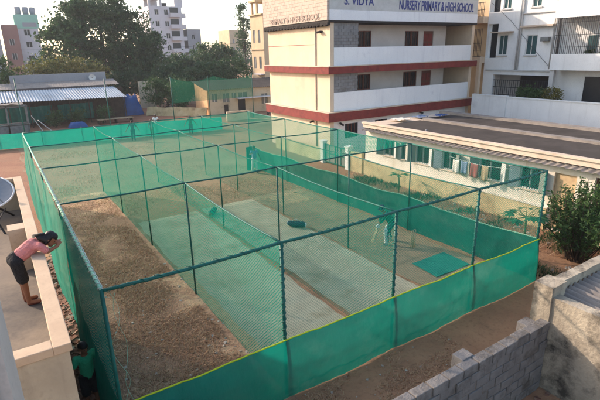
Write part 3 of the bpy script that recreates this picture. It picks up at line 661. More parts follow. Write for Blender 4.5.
# ================================================================== COMPOUND WALL AND APARTMENT BLOCK
cw = thing('compound_wall', 'long whitewashed compound wall before the apartment block', 'wall', (18.5, 10, 0))
MB().box(18.5, 18.7, -6, 13.75, 0, 3.55).build('wall_panel', 'white_wall', cw)
MB().box(18.42, 18.66, 13.76, 16.75, 0, 3.6).build('wall_panel', 'white_wall', cw)
MB().box(18.46, 18.74, -6, 13.75, 3.551, 3.62).build('coping', 'white_wall', cw)
MB().box(18.38, 18.7, 13.76, 16.75, 3.601, 3.67).build('coping', 'white_wall', cw)
MB().box(18.44, 18.5, -6, 13.75, 0, 1.95).build('shadow_strip', 'mortar', cw)  # dark strip standing in for the shadow line along the wall foot
ap = thing('apartment_block', 'off white apartment block with barred balcony behind the whitewashed wall', 'apartment block', (25, 10, 0))
AX = 21.5
holes = [(16.2, 17.0, 6.5, 8.05), (13.75, 14.65, 6.5, 7.95), (16.2, 16.9, 9.95, 11.4), (13.75, 14.5, 9.9, 11.4), (17.15, 18.1, 6.3, 8.9), (17.15, 18.1, 9.8, 12.0), (12.45, 17.2, 2.9, 5.0)]
m = MB(); wall_cells(m, 'x', AX, 0.25, 12.4, 18.15, 0, 13, holes); m.box(AX+0.25, AX+9, 17.9, 18.15, 0, 13).box(AX+0.6, AX+9, -8, 12.4, 0, 13)
m.build('wall', 'white_wall', ap)
MB().box(AX+2.0, AX+2.1, 12.4, 17.9, 2.5, 13).build('inner_wall', 'corridor_wall', ap)
for (a, b, z0, z1) in holes[:4]:
    w = MB(); x = AX+0.05
    w.box(x, x+.07, a, a+.06, z0, z1).box(x, x+.07, b-.06, b, z0, z1).box(x, x+.07, a+.06, b-.06, z0, z0+.06).box(x, x+.07, a+.06, b-.06, z1-.06, z1).box(x, x+.05, (a+b)/2-.02, (a+b)/2+.02, z0+.06, z1-.06)
    f = w.build('window', 'white_paint', ap)
    MB().box(x+.05, x+.06, a+.06, b-.06, z0+.06, z1-.06).build('pane', 'teal_pane', f)
    MB().box(AX-.1, AX+.02, a-.08, b+.08, z0-.08, z0-.002).build('sill', 'ltgrey_paint', f)
for (a, b, z0, z1) in holes[4:6]:
    MB().box(AX+0.3, AX+0.34, a, b, z0, z1).build('stair_window', 'dark_glass', ap)
# ground floor grilles in the shaded porch
g = MB()
for k in range(26): g.box(AX+0.06, AX+0.09, 12.45+k*0.18, 12.48+k*0.18, 2.9, 4.6)
for z in (3.4, 4.0, 4.55): g.box(AX+0.1, AX+0.13, 12.45, 17.2, z, z+0.05)
g.build('porch_grille', 'iron', ap)
MB().box(AX+1.2, AX+1.25, 13, 15.5, 2.5, 4.9).build('porch_door', 'dark_gap', ap)
# sunshades, ledges, pipes
m = MB(); m.box(AX-0.55, AX-0.002, 15.75, 17.5, 8.2, 8.28); m.build('sunshade', 'fascia', ap)
m = MB(); m.box(AX-0.4, AX-0.002, 12.5, 15.05, 8.5, 8.62); m.build('sunshade', 'fascia', ap)
for q in ((12.5, 15.05, 9.45, 9.53), (12.4, 17.9, 5.3, 5.4)): MB().box(AX-0.12, AX-0.002, *q).build('ledge', 'ltgrey_paint', ap)
for y, r in ((15.28, .06), (15.1, .045), (12.55, .05)):
    MB().bar((AX-0.09, y, 5.4 if y > 13 else 5.5), (AX-0.09, y, 13), r, n=8).build('drain_pipe', 'ltgrey_paint', ap, True)
MB().tube([(AX-0.08, 17.9, 10.5), (AX-0.08, 16, 9), (AX-0.08, 14, 7), (AX-0.08, 12.6, 5.7)], 0.012, 5).build('cable', 'iron', ap)
ac = MB().box(AX-0.35, AX-0.003, 12.75, 13.35, 7.45, 7.75).build('air_conditioner', 'grey_metal', ap, bevel=0.02)
# left stair balconies
for z in (5.9, 9.0):
    MB().box(AX-0.6, AX+2, 18.16, 19.7, z, z+0.5).build('balcony_slab', 'cream_wall', ap)
    g = MB()
    for k in range(12): g.box(AX-0.58, AX-0.55, 18.2+k*0.13, 18.225+k*0.13, z+0.5, z+1.6 if z > 8 else z+2.7)
    for q in (0.52, 1.0, 1.55): g.box(AX-0.545, AX-0.52, 18.16, 19.7, z+q, z+q+0.04)
    g.build('railing', 'iron', ap)
MB().box(AX+0.4, AX+2, 18.16, 22, 0, 13).build('stair_wall', 'tan_wall', ap)
MB().box(AX-0.6, AX-0.3, 18.17, 18.45, 0, 5.9).build('stair_column', 'cream_wall', ap)
# right balcony block standing forward
BX = 20.7
MB().box(BX, BX+0.15, -8, 12.1, 5.46, 6.56).build('balcony_parapet', 'white_wall', ap)
MB().box(BX+0.15, AX+0.6, -8, 12.1, 5.46, 5.62).build('balcony_floor', 'corridor_wall', ap)
MB().box(BX+0.15, AX+0.6, 11.95, 12.1, 5.62, 6.56).build('balcony_end', 'white_wall', ap)
MB().box(BX-0.05, AX+0.6, -8, 12.15, 8.95, 10.1).build('balcony_upper_slab', 'white_wall', ap)
MB().box(BX-0.1, BX+0.1, -8, 12.2, 10.6, 13).build('balcony_upper_parapet', 'white_wall', ap)
g = MB()
for k in range(56): g.box(BX+0.06, BX+0.085, 12.05-k*0.125, 12.075-k*0.125, 6.56, 8.95)
for z in (7.0, 7.8, 8.6): g.box(BX+0.088, BX+0.1, 5.1, 12.08, z, z+0.03)
g.build('balcony_bars', 'iron', ap)
for a, b, z0, z1, mt in ((9.75, 10.4, 6.4, 7.75, 'teal_pane'), (8.6, 9.3, 5.7, 7.9, 'dark_glass'), (6.5, 8.2, 6.4, 7.9, 'dark_glass')):
    MB().box(AX+0.56, AX+0.598, a, b, z0, z1).build('balcony_window', mt, ap)
MB().box(AX+0.54, AX+0.597, 9.4, 9.5, 5.7, 8.9).build('curtain', 'laundry_white', ap)
for a, b in ((8.2, 10.2), (5.0, 7.6)): MB().box(AX+0.55, AX+0.597, a, b, 3.2, 5.0).build('ground_window', 'dark_glass', ap)
MB().box(BX+0.1, BX+0.4, 11.8, 12.1, 0, 5.46).build('balcony_column', 'ltgrey_paint', ap)

# ================================================================== TERRACE HOUSE ON THE LEFT
th = thing('terrace_house', 'flat roofed house with a pale parapet round its concrete terrace', 'house', (-16, 3, 0))
TX1 = -13.1; TY0, TY1 = -2.68, 5.4; TF, TP = 3.7, 4.45
MB().box(-22, TX1-0.02, TY0+0.02, TY1-0.02, 0, TF-0.15).build('wall', 'terrace_wall', th)
MB().grid(lambda u, v: (-22+(TX1-0.1+22)*u, TY0+0.2+(TY1-TY0-0.4)*v, TF+0.01*nz(u*9, v*9, 0)), 30, 30).build('terrace_floor', 'terrace_floor', th)
m = MB(); m.box(TX1-0.14, TX1-0.02, TY0+0.02, TY1-0.02, TF-0.15, TP-0.09).box(-22, TX1-0.14, TY0+0.02, TY0+0.15, TF-0.15, TP-0.09).box(-22, TX1-0.14, TY1-0.15, TY1-0.02, TF-0.15, TP-0.09)
m.build('parapet', 'terrace_wall', th)
m = MB(); m.box(TX1-0.155, TX1+0.01, TY0, TY1, TP-0.09, TP).box(-22, TX1-0.155, TY0, TY0+0.17, TP-0.09, TP).box(-22, TX1-0.155, TY1-0.17, TY1, TP-0.09, TP)
m.build('coping', 'terrace_top', th, bevel=0.008)
MB().box(TX1-0.40, TX1-0.157, 1.3, 1.62, TF, TP-0.005).build('stub_wall', 'terrace_top', th)
# column of the building the picture is taken from
bc = thing('plastered_wall_end', 'pale plastered wall end with dark panel beside the terrace corner', 'wall', (-14, -5.2, 0))
MB().box(-16, -13.425, -5.45, -4.95, 0, 6.7).build('wall_end', 'pale_plaster', bc)
MB().box(-16, -13.47, -5.475, -5.452, 3.5, 6.19).build('dark_panel', 'panel_dark', bc)
# satellite dish
sd = thing('satellite_dish', 'large grey satellite dish on a tripod on the terrace', 'satellite dish', (-13.75, 4.1, TF))
dc = Vector((-13.87, 4.05, 4.5)); nrm = Vector((0.05, -0.42, 0.9)).normalized(); da = nrm.orthogonal().normalized(); db = nrm.cross(da)
def dishp(r, a, off=0): return dc+(da*math.cos(a)+db*math.sin(a))*r*0.58+nrm*(0.17*r*r-0.17+off)
mm = MB().grid(lambda u, v: dishp(v, 2*math.pi*u), 40, 10); o = mm.build('dish', 'dish_in', sd, True)
s = o.modifiers.new('solid', 'SOLIDIFY'); s.thickness = 0.012; s.offset = -1
MB().tube([dishp(1.0, 2*math.pi*k/40, 0.003) for k in range(41)], 0.018, 6).build('rim', 'white_paint', sd, True)
for k in range(3):
    a = 2*math.pi*k/3+0.4; MB().bar(dishp(0.95, a), dc+nrm*0.5, 0.01, n=5).build('feed_arm', 'grey_metal', sd)
MB().bar(dc+nrm*0.44, dc+nrm*0.58, 0.05, n=10).build('feed_horn', 'white_paint', sd)
for px, py in ((-13.4, 4.75), (-13.95, 4.6), (-13.6, 3.5)): MB().bar((px, py, TF+.01), dc-nrm*0.2, 0.022, n=6).build('tripod_leg', 'iron', sd)
MB().bar((-13.52, 4.58, TF+.25), (-13.68, 3.64, TF+.25), 0.014, n=6).build('brace', 'iron', sd)

# ================================================================== BLOCK WALL AND OLD SHED AT THE RIGHT FRONT
bw = thing('block_wall', 'bare grey concrete block wall with raw mortar joints', 'wall', (-7, -2.8, 0))
m = MB(); rows = 8; hh = 1.66/rows
for r in range(rows):
    x = -12.2-(0.2 if r % 2 else 0)
    while x < -4.46:
        x1 = min(x+0.395, -4.46); e = random.uniform(-.018, .014); q = random.uniform(0, .02)
        yc = -2.93+0.0
        if x1-x > 0.05: m.box(x+random.uniform(.004, .016), x1-random.uniform(.004, .016), yc+e, yc+0.2+e*0.3, r*hh+0.005+q*0.3, (r+1)*hh-0.012+q*0.3)
        x += 0.402
m.build('blocks', 'wall_block', bw, bevel=0.012)
MB().box(-12.4, -4.47, -2.91, -2.75, 0, 1.635).build('mortar_bed', 'mortar', bw)
m = MB()
for x in (-7.0, -4.95, -9.6): m.box(x, x+0.32, -2.745, -2.5, 0, 1.62+0.05*(x == -7.0))
m.build('pilasters', 'wall_block', bw, bevel=0.01)
os_ = thing('old_shed', 'weathered concrete shed with stained walls under a corrugated roof', 'shed', (-3, -4, 0))
def rough_box(x0, x1, y0, y1, z0, z1, amp=0.02, step=0.18):
    m = MB()
    def side(f, a, b):
        m.grid(f, max(2, int(a/step)), max(2, int(b/step)))
    def J(p): return (p[0]+amp*nz(*p, 2.1), p[1]+amp*nz(p[1], p[2], p[0]+7, 2.1), p[2]+amp*nz(p[2], p[0], p[1]+3, 2.1))
    dx, dy, dz = x1-x0, y1-y0, z1-z0
    side(lambda u, v: J((x0, y1-dy*u, z0+dz*v)), dy, dz); side(lambda u, v: J((x1, y0+dy*u, z0+dz*v)), dy, dz)
    side(lambda u, v: J((x0+dx*u, y0, z0+dz*v)), dx, dz); side(lambda u, v: J((x1-dx*u, y1, z0+dz*v)), dx, dz)
    side(lambda u, v: J((x0+dx*u, y0+dy*v, z1)), dx, dy)
    return m
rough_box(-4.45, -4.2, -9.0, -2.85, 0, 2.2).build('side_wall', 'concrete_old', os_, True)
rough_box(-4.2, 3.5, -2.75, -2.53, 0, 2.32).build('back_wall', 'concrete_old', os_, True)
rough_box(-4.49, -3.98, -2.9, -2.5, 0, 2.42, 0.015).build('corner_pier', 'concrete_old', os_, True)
MB().grid(lambda u, v: (-4.2+7.6*u, -2.78-5.5*v, 2.12-0.35*v+0.035*math.sin(u*7.6/0.2*2*math.pi)), 380, 4).build('roof_sheet', 'asbestos', os_, True)

# ================================================================== TREES AND PLANTS
def leaves(pts, size, name, mat, parent, aspect=0.55, droop=0.0):
    n = len(pts); a = rng.normal(size=(n, 3)); a[:, 2] -= droop; a /= np.linalg.norm(a, axis=1)[:, None]
    b = np.cross(a, rng.normal(size=(n, 3))); b /= np.linalg.norm(b, axis=1)[:, None]
    s = size*rng.uniform(0.6, 1.3, size=(n, 1)); p = np.asarray(pts)
    v = np.stack([p-a*s, p+b*s*aspect, p+a*s, p-b*s*aspect], 1).reshape(-1, 3)
    if parent is not None: v = v-np.array(ORG[parent.name])
    me = bpy.data.meshes.new(name); me.vertices.add(4*n); me.vertices.foreach_set('co', v.ravel())
    me.loops.add(4*n); me.loops.foreach_set('vertex_index', np.arange(4*n)); me.polygons.add(n)
    me.polygons.foreach_set('loop_start', np.arange(0, 4*n, 4)); me.polygons.foreach_set('loop_total', np.full(n, 4)); me.update(calc_edges=True)
    return link(name, me, mat, parent)
def crown_pts(blobs, nclump, per, spread):
    w = np.array([b[3]*b[4]*b[5] for b in blobs])**0.75; w /= w.sum(); out = []
    for k in rng.choice(len(blobs), nclump, p=w):
        b = blobs[k]; d = rng.normal(size=3); d /= np.linalg.norm(d); r = rng.uniform(0.35, 1.0)**0.5
        c = np.array(b[:3])+d*r*np.array(b[3:6]); s = spread*rng.uniform(0.6, 1.5)
        out.append(c+rng.normal(size=(int(per*rng.uniform(.6, 1.4)), 3))*s*np.array([1, 1, 0.7]))
    return np.concatenate(out)
def tree(name, label, base, blobs, nclump, per, size, spread, mat, trunk_r, cat='tree', group=None):
    t = thing(name, label, cat, base, group); b = Vector(base)
    m = MB(); top = Vector((np.mean([q[0] for q in blobs]), np.mean([q[1] for q in blobs]), np.mean([q[2] for q in blobs])))
    fork = b.lerp(top, 0.5); fork.z = b.z+(top.z-b.z)*0.55
    m.tube([b, b.lerp(fork, 0.5)+Vector((0.1, 0, 0)), fork], [trunk_r*1.25, trunk_r, trunk_r*0.8], 10)
    for q in blobs:
        e = Vector(q[:3]); mid = fork.lerp(e, 0.5)+Vector((0, 0, -0.3))
        m.tube([fork, mid, e], [trunk_r*0.55, trunk_r*0.35, trunk_r*0.12], 7)
        for k in range(3):
            d = Vector(rng.normal(size=3)); d.normalize(); m.tube([mid.lerp(e, .5), e+Vector((d.x*q[3], d.y*q[4], d.z*q[5]))*0.75], [trunk_r*.2, trunk_r*.05], 5)
    m.build('trunk', 'bark', t, True)
    leaves(crown_pts(blobs, nclump, per, spread), size, 'crown', mat, t)
    return t
# the great tree behind the shed
tree('spreading_tree', 'huge dark spreading tree towering behind the tin roofed shed', (1.8, 75, 0),
     [(2.6, 75, 11, 6.5, 5, 4.2), (-2.2, 74, 9.5, 4.0, 4, 3.4), (7.6, 75, 10.2, 4.4, 4.4, 4.0), (3.0, 76, 14.2, 5.2, 4.5, 3.0), (6.5, 75, 6.6, 4.5, 4, 2.2), (-3.5, 75, 6.2, 3.2, 4, 2.0), (10, 75.5, 8.5, 2.4, 3, 2.4)],
     270, 125, 0.25, 0.58, 'leaf_dark', 0.75)
bt = [('yellow_bush', 'yellowish bushy tree behind the left end of the shed', (-8, 62, 0), [(-8.5, 62, 4.6, 2.6, 2, 2.3), (-5.8, 62.5, 5, 2.2, 2, 2.0)], 70, 90, 0.17, 0.4, 'leaf_yellow', 0.2),
      ('yellow_bush', 'olive bushy tree just left of the great tree trunk', (-3.6, 63, 0), [(-3.6, 63, 5.2, 2.6, 2, 2.1), (-1.2, 63, 4.6, 2.0, 2, 1.8)], 60, 90, 0.17, 0.4, 'leaf_yellow', 0.2),
      ('leafy_tree', 'mid green tree at the far left below the grey flats', (-12.6, 60, 0), [(-13.2, 60, 5.0, 2.4, 2, 2.6), (-11, 61, 4.2, 1.7, 2, 1.8)], 60, 90, 0.17, 0.4, 'leaf_mid', 0.2),
      ('leafy_tree', 'dark low tree right of the great tree by the dirt road', (9.5, 78, 0), [(9.5, 78, 4.5, 3, 3, 2.6), (12.5, 79, 5.2, 3, 3, 2.6)], 70, 90, 0.22, 0.5, 'leaf_dark', 0.25),
      ('leafy_tree', 'round dark tree below the white apartment tower', (19.5, 84, 0), [(17.5, 84, 4.6, 3.4, 3, 2.6), (21, 84, 5.4, 3.2, 3, 2.8)], 80, 90, 0.24, 0.5, 'leaf_dark', 0.3),
      ('leafy_tree', 'broad domed green tree between the tower and the tan building', (26, 86, 0), [(25.5, 86, 6.4, 3.6, 3, 3.0), (28.8, 86, 5.6, 3.2, 3, 2.8), (23.2, 86, 5.0, 2.8, 3, 2.4)], 110, 100, 0.24, 0.5, 'leaf_mid', 0.35),
      ('leafy_tree', 'dark green tree crowding the orange house roof', (20, 64, 0), [(17, 63, 4.0, 3.2, 2.5, 2.2), (20.5, 64, 4.4, 3, 2.5, 2.3), (13.6, 62, 3.8, 2.6, 2.5, 2.0)], 100, 100, 0.19, 0.42, 'leaf_dark', 0.25),
      ('leafy_tree', 'dark tree behind the green boundary net left of the orange house', (9.6, 66, 0), [(9.0, 66, 3.6, 2.4, 2.2, 1.9), (11.4, 66, 4.0, 2.4, 2.2, 2.0)], 70, 100, 0.19, 0.42, 'leaf_dark', 0.25)]
bt += [('leafy_tree', 'dark thicket tree closing the head of the dirt lane', (3.5, 70, 0), [(2.5, 70, 2.6, 2.6, 2, 2.2), (5.6, 70, 3.0, 2.6, 2, 2.4)], 80, 100, 0.2, 0.45, 'leaf_dark', 0.2),
       ('leafy_tree', 'creeper covered tree pressed against the green boundary net', (5.6, 54, 0), [(4.6, 55, 2.6, 1.6, 1.2, 1.8), (6.6, 52.5, 2.6, 1.5, 1.2, 1.9)], 70, 90, 0.13, 0.32, 'leaf_mid', 0.14),
       ('leafy_tree', 'dark shrubby tree behind the lane wall and black shelter', (9.2, 58, 0), [(9.0, 58, 2.6, 2.0, 1.6, 2.2), (11.5, 60, 3.2, 2.0, 1.6, 2.2)], 70, 90, 0.15, 0.36, 'leaf_dark', 0.16),
       ('leafy_tree', 'low dark tree filling the gap behind the shed and blue tarpaulin', (-0.4, 68, 0), [(-0.8, 68, 3.0, 2.4, 2, 2.4), (-4.2, 68, 3.0, 2.4, 2, 2.6)], 70, 100, 0.2, 0.45, 'leaf_dark', 0.2)]
for a in bt: tree(*a, cat='tree', group='trees beyond the field')
tree('slender_tree', 'tall slender feathery tree left of the tan building', (35.4, 90, 0),
     [(35.3, 90, 15.5, 1.0, 1, 2.2), (35.8, 90, 12.5, 1.3, 1.2, 2.2), (34.8, 90, 10.2, 1.2, 1.1, 1.6), (35.6, 90, 8.2, 1.1, 1.1, 1.4)], 46, 45, 0.22, 0.38, 'leaf_mid', 0.22)
# far belt that closes the horizon
pts = []
for k in range(420):
    x = random.uniform(-90, 150); y = random.uniform(150, 175); h = 4+3.5*(nz(x, 0, 0, 0.06)+0.5)
    c = np.array([x, y, random.uniform(0.5, h)]); pts.append(c+rng.normal(size=(60, 3))*np.array([1.6, 1.6, 1.1]))
tag(leaves(np.concatenate(pts), 0.5, 'far_woodland', 'leaf_dark', None), kind='stuff')
# big bush at the right front
t = thing('oleander_bush', 'big leafy dark green bush beside the low house door', 'bush', (2.7, 0.0, 0))
m = MB(); P = []
for k in range(84):
    a = random.uniform(0, 6.28); r0 = random.uniform(0, .35); lean = random.uniform(0.1, 1.4); hgt = random.uniform(1.6, 2.95)-0.45*lean
    p0 = Vector((2.7+r0*math.cos(a), 0.0+r0*math.sin(a), 0)); p2 = Vector((2.7+(r0+lean)*math.cos(a), (r0+lean)*math.sin(a), hgt)); p1 = p0.lerp(p2, .5)+Vector((0, 0, .18))
    m.tube([p0, p1, p2], [.022, .016, .006], 5)
    for q in range(95):
        f = random.uniform(0.12, 1)**0.7; c = p0.lerp(p1, f*2) if f < .5 else p1.lerp(p2, f*2-1)
        P.append(np.array(c)+rng.normal(size=3)*0.09)
m.build('stems', 'bark', t, True); leaves(np.array(P), 0.085, 'foliage', 'leaf_bush', t, 0.32)
# papaya seedlings by the cage
def papaya(label, x, y, h, r, n):
    t = thing('papaya_plant', label, 'plant', (x, y, 0), 'young papaya plants beside the cage')
    MB().tube([(x, y, 0), (x+.03, y, h*.5), (x, y+.02, h)], [.05, .04, .03], 8).build('stem', 'stem_green', t, True)
    lf = MB(); ps = MB()
    for k in range(n):
        a = 2*math.pi*k/n+random.uniform(-.2, .2); e = random.uniform(.0, .5); L = r*random.uniform(.6, 1)
        tip = Vector((x+L*math.cos(a), y+L*math.sin(a), h+L*e-0.05)); ps.tube([(x, y, h-.05), tip], [.012, .008], 5)
        for q in range(7):
            b = a+(q-3)*0.55; w = r*.62*(1-.08*abs(q-3)); d = Vector((math.cos(b), math.sin(b), -0.25+random.uniform(-.15, .1))); pd = Vector((-math.sin(b), math.cos(b), 0))
            lf.add([tip, tip+d*w*.55+pd*w*.17, tip+d*w, tip+d*w*.55-pd*w*.17], [(0, 1, 2, 3)])
    ps.build('leaf_stalks', 'stem_green', t, True); lf.build('leaves', 'leaf_papaya', t)
papaya('young papaya plant with drooping leaves by the cage corner', 1.25, 1.15, 1.6, .62, 13)
papaya('small papaya seedling against the stained plinth of low house', 3.5, 9.5, 1.0, .38, 8)
# plants before the apartment
for k, (y, h) in enumerate(((13.2, 1.2), (12.3, 1.3), (11.3, 1.0))):
    t = thing('garden_shrub', ('round green shrub left of the balcony column', 'green shrub below the balcony column', 'yellowish shrub below the barred balcony')[k], 'shrub', (20.0, y, 2.6), 'shrubs behind the whitewashed wall')
    MB().tube([(20, y, 0), (20, y, 3.6)], [.06, .03], 6).build('stem', 'bark', t)
    leaves(crown_pts([(20, y, 3.7, .45, .75, .6)], 22, 45, .14), .08, 'foliage', 'leaf_mid' if k < 2 else 'leaf_yellow', t)
t = thing('potted_plant', 'green potted plants behind the balcony bars', 'plant', (20.95, 9.4, 6.3))
MB().box(20.87, 21.1, 8.7, 10.0, 6.2, 6.45).build('planter', 'rubble', t); leaves(crown_pts([(20.98, 9.35, 6.65, .1, .6, .16)], 14, 40, .07), .05, 'foliage', 'leaf_mid', t)

# ================================================================== SHED WITH TIN ROOF
sh = thing('tin_shed', 'long open shed with a pale corrugated tin roof', 'shed', (-6, 52, 0))
def tinp(u, v):
    x = -14.5+13.9*u+0.5*v*(-1 if u > .5 else 0)
    return (-14.5+(14.2-0.6*v)*u, 50+3.2*v, 2.85-0.2*u+(0.95+.1*u)*v+0.03*math.sin(u*14/0.28*2*math.pi))
MB().grid(tinp, 620, 3).build('roof', 'tin', sh)
for k in range(8): MB().bar((-14.2+1.95*k, 50.2, 0), (-14.2+1.95*k, 50.2, 2.75), 0.06, n=8).build('post', 'bark', sh)
MB().box(-15, 0.0, 53.2, 53.4, 0, 3.6).build('back_wall', 'bark', sh)
MB().grid(lambda u, v: (-14.6+14.4*u, 53.4+3.0*v, 3.95+0.5*v+.01*math.sin(u*300)), 120, 3).build('rear_roof', 'asbestos', sh)
for a, b in ((-14.0, -8.2), (-7.6, -4.0)):
    MB().grid(lambda u, v: (a+(b-a)*u, 50.6+0.15*math.sin(u*40)+0.1*nz(u*8, v*3, a), 0.5+1.7*v), 60, 6).build('side_sheet', 'green_tarp', sh, True)
ph = MB().box(-11.4, -0.9, 57.2, 57.5, 0, 5.3).build('long_parapet', 'far_grey'); tag(ph, 'long weathered grey wall rising behind the tin roofed shed', 'wall')
t = thing('satellite_dish', 'small white dish on the wall above the tin roof', 'satellite dish', (-2.6, 56.9, 4.9))
MB().grid(lambda u, v: (-2.6+.4*v*math.cos(6.2832*u), 56.8-.12*v*v, 4.7+.4*v*math.sin(6.2832*u)), 20, 5).build('dish', 'white_paint', t, True)
MB().bar((-2.6, 56.75, 4.7), (-2.6, 57.2, 4.4), .04).build('mount', 'iron', t)
# platform with planks, heaps, tarps
t = thing('plank_platform', 'low platform of pale planks before the open shed', 'platform', (-2, 48, 0))
m = MB()
for k in range(5): m.box(-4.2, -0.4, 47.6+.22*k, 47.8+.22*k, .45, .52)
m.build('planks', 'wood', t)
for x in (-4.1, -2.3, -.6):
    MB().box(x, x+.12, 47.7, 48.6, 0, .448).build('trestle', 'bark', t)
def tarp(name, label, cx, cy, w, d, h, mat, seed):
    o = MB().grid(lambda u, v: (cx+w*(u-.5)*1.2, cy+d*(v-.5)*1.2, 0.02+h*min(1, 1.9*max(0, math.sin(math.pi*u)*math.sin(math.pi*v)))**.6*(1+.35*nz(u*3+seed, v*3, 0, 1.3))), 22, 18).build(name, mat, None, True)
    return tag(o, label, 'tarpaulin')
tarp('blue_tarpaulin', 'tall blue tarpaulin covered heap at the right end of tin shed', 1.1, 55, 2.2, 2.4, 2.2, 'blue_tarp', 1)
tarp('blue_tarpaulin', 'small blue tarpaulin heap behind the green cloth fence', -6.3, 47.5, 1.6, 1.0, .5, 'blue_tarp', 5)
# ruined cart frame
t = thing('scrap_cabin', 'wrecked grey metal cabin frame standing before the tin shed', 'scrap cabin', (-12.3, 47, 0))
m = MB()
for x in (-14.2, -12.6, -10.9):
    for y in (46.5, 48): m.beam((x, y, 0), (x+.1, y, 2.7), .12, .12)
for z in (.9, 2.65):
    for y in (46.5, 48): m.beam((-14.3, y, z), (-10.7, y, z), .12, .12)
for x in (-14.2, -10.9): m.beam((x, 46.5, 2.6), (x, 48, 2.6), .1, .1)
m.build('frame', 'grey_metal', t)
MB().grid(lambda u, v: (-14.4+3.4*u, 46.2+2*v, 2.9+.12*nz(u*5, v*5, 0)), 12, 8).build('roof_sheet', 'asbestos', t, True)
MB().box(-14.2, -10.9, 46.44, 46.5, .05, .9).build('lower_panel', 'grey_metal', t)
MB().grid(lambda u, v: (-14.0+.7*u, 46.4+.1*math.sin(u*9), 1.1+1.1*v), 8, 6).build('hanging_cloth', 'laundry_white', t, True)
for k, (x, a, lb) in enumerate(((-10.5, .6, 'pale board leaning on the wrecked cabin frame'), (-10.0, .8, 'lower pale board slumped beside the wrecked cabin frame'))):
    o = MB().beam((x+1.3*a, 46.2, .05), (x, 46.2, 1.7-.5*k), .5, .06).build('leaning_board', 'ltgrey_paint'); tag(o, lb, 'board', 'boards by the wrecked cabin')
# shrubs round the shed
for k, (x, lb) in enumerate(((-8.2, 'scrubby plant by the wrecked cabin'), (-6.0, 'scrubby plant in front of the green shed curtain'), (-3.2, 'scrubby plant by the plank platform'))):
    t = thing('scrub_plant', lb, 'plant', (x, 48.8, 0), 'scrub before the shed')
    MB().tube([(x, 48.8, 0), (x, 48.8, 1)], [.04, .02], 5).build('stem', 'bark', t)
    leaves(crown_pts([(x, 48.8, 1.0, .8, .5, .75)], 26, 45, .2), .09, 'foliage', 'leaf_mid', t)

# ================================================================== ORANGE HOUSE AND LANE
oh = thing('orange_house', 'small lean-to roofed house with a sunlit orange side wall', 'house', (12, 48, 0))
m = MB(); m.add([(8, 46, 0), (8, 50, 0), (8, 50, 3.85), (8, 46, 3.1), (8.25, 46, 0), (8.25, 50, 0), (8.25, 50, 3.85), (8.25, 46, 3.1)], [(0,1,2,3),(7,6,5,4),(0,3,7,4),(1,5,6,2),(3,2,6,7)])
m.build('side_wall', 'orange_wall', oh)
holes = [(8.6, 9.25, 1.6, 2.6), (10.0, 10.85, 1.45, 2.55), (11.2, 11.8, 1.9, 2.55), (12.1, 13.3, 1.9, 2.55), (10.1, 10.65, 0, 1.2), (12.0, 13.0, 0, 1.75), (15.3, 16.2, .9, 2.2)]
m = MB(); wall_cells(m, 'y', 46.0, .2, 8.25, 19.5, 0, 3.1, holes); m.build('front_wall', 'beige_front', oh)
for a, b, z0, z1 in holes[:4]+holes[6:]:
    f = MB().box(a, b, 46.08, 46.12, z0, z1).build('window', 'green_shutter', oh)
    MB().box((a+b)/2-.03, (a+b)/2+.03, 46.05, 46.078, z0, z1).build('mullion', 'white_paint', f)
for a, b, z0, z1 in holes[4:6]: MB().box(a, b, 46.1, 46.15, z0, z1).build('door', 'dark_glass', oh)
MB().box(8.25, 19.5, 49.8, 50, 0, 3.8).build('rear_wall', 'orange_wall', oh)
MB().grid(lambda u, v: (7.7+12*u, 45.6+4.7*v, 3.06+.88*v+.03*math.sin(u*12/.3*6.283)), 160, 3).build('roof', 'roof_felt', oh)
MB().box(11.7, 16.6, 44.9, 45.98, 1.86, 1.93).build('awning', 'white_paint', oh)
fw_ = MB().box(7.8, 10.6, 40.2, 40.4, 0, 1.05).build('front_wall_block', 'beige_front'); fw_.name = 'garden_wall'; tag(fw_, 'pale low garden wall in front of the orange house', 'wall')
t = tag(MB().grid(lambda u, v: (2.2+.25*v+5.4*u, 52.0-6*u+.0*v, 1.05*v+.12*nz(u*5, v, 0)), 30, 4).build('lane_wall', 'plinth'), 'crumbling pale wall along the dirt lane', 'wall')
s = t.modifiers.new('solid', 'SOLIDIFY'); s.thickness = .25
t = thing('black_shelter', 'square black sheeted shelter at the head of the lane', 'shelter', (7.2, 60, 0))
MB().box(6.3, 8.2, 60, 61.6, 1.35, 3.3).build('sheeting', 'dark_gap', t)
for x in (6.35, 8.05): MB().box(x, x+.1, 60.05, 60.15, 0, 1.348).build('post', 'bark', t)
t = tag(MB().box(4.0, 6.2, 61, 61.3, 0, 3.7).build('ruined_wall', 'beige_front'), 'ruined pale wall left of the black sheeted shelter', 'wall')
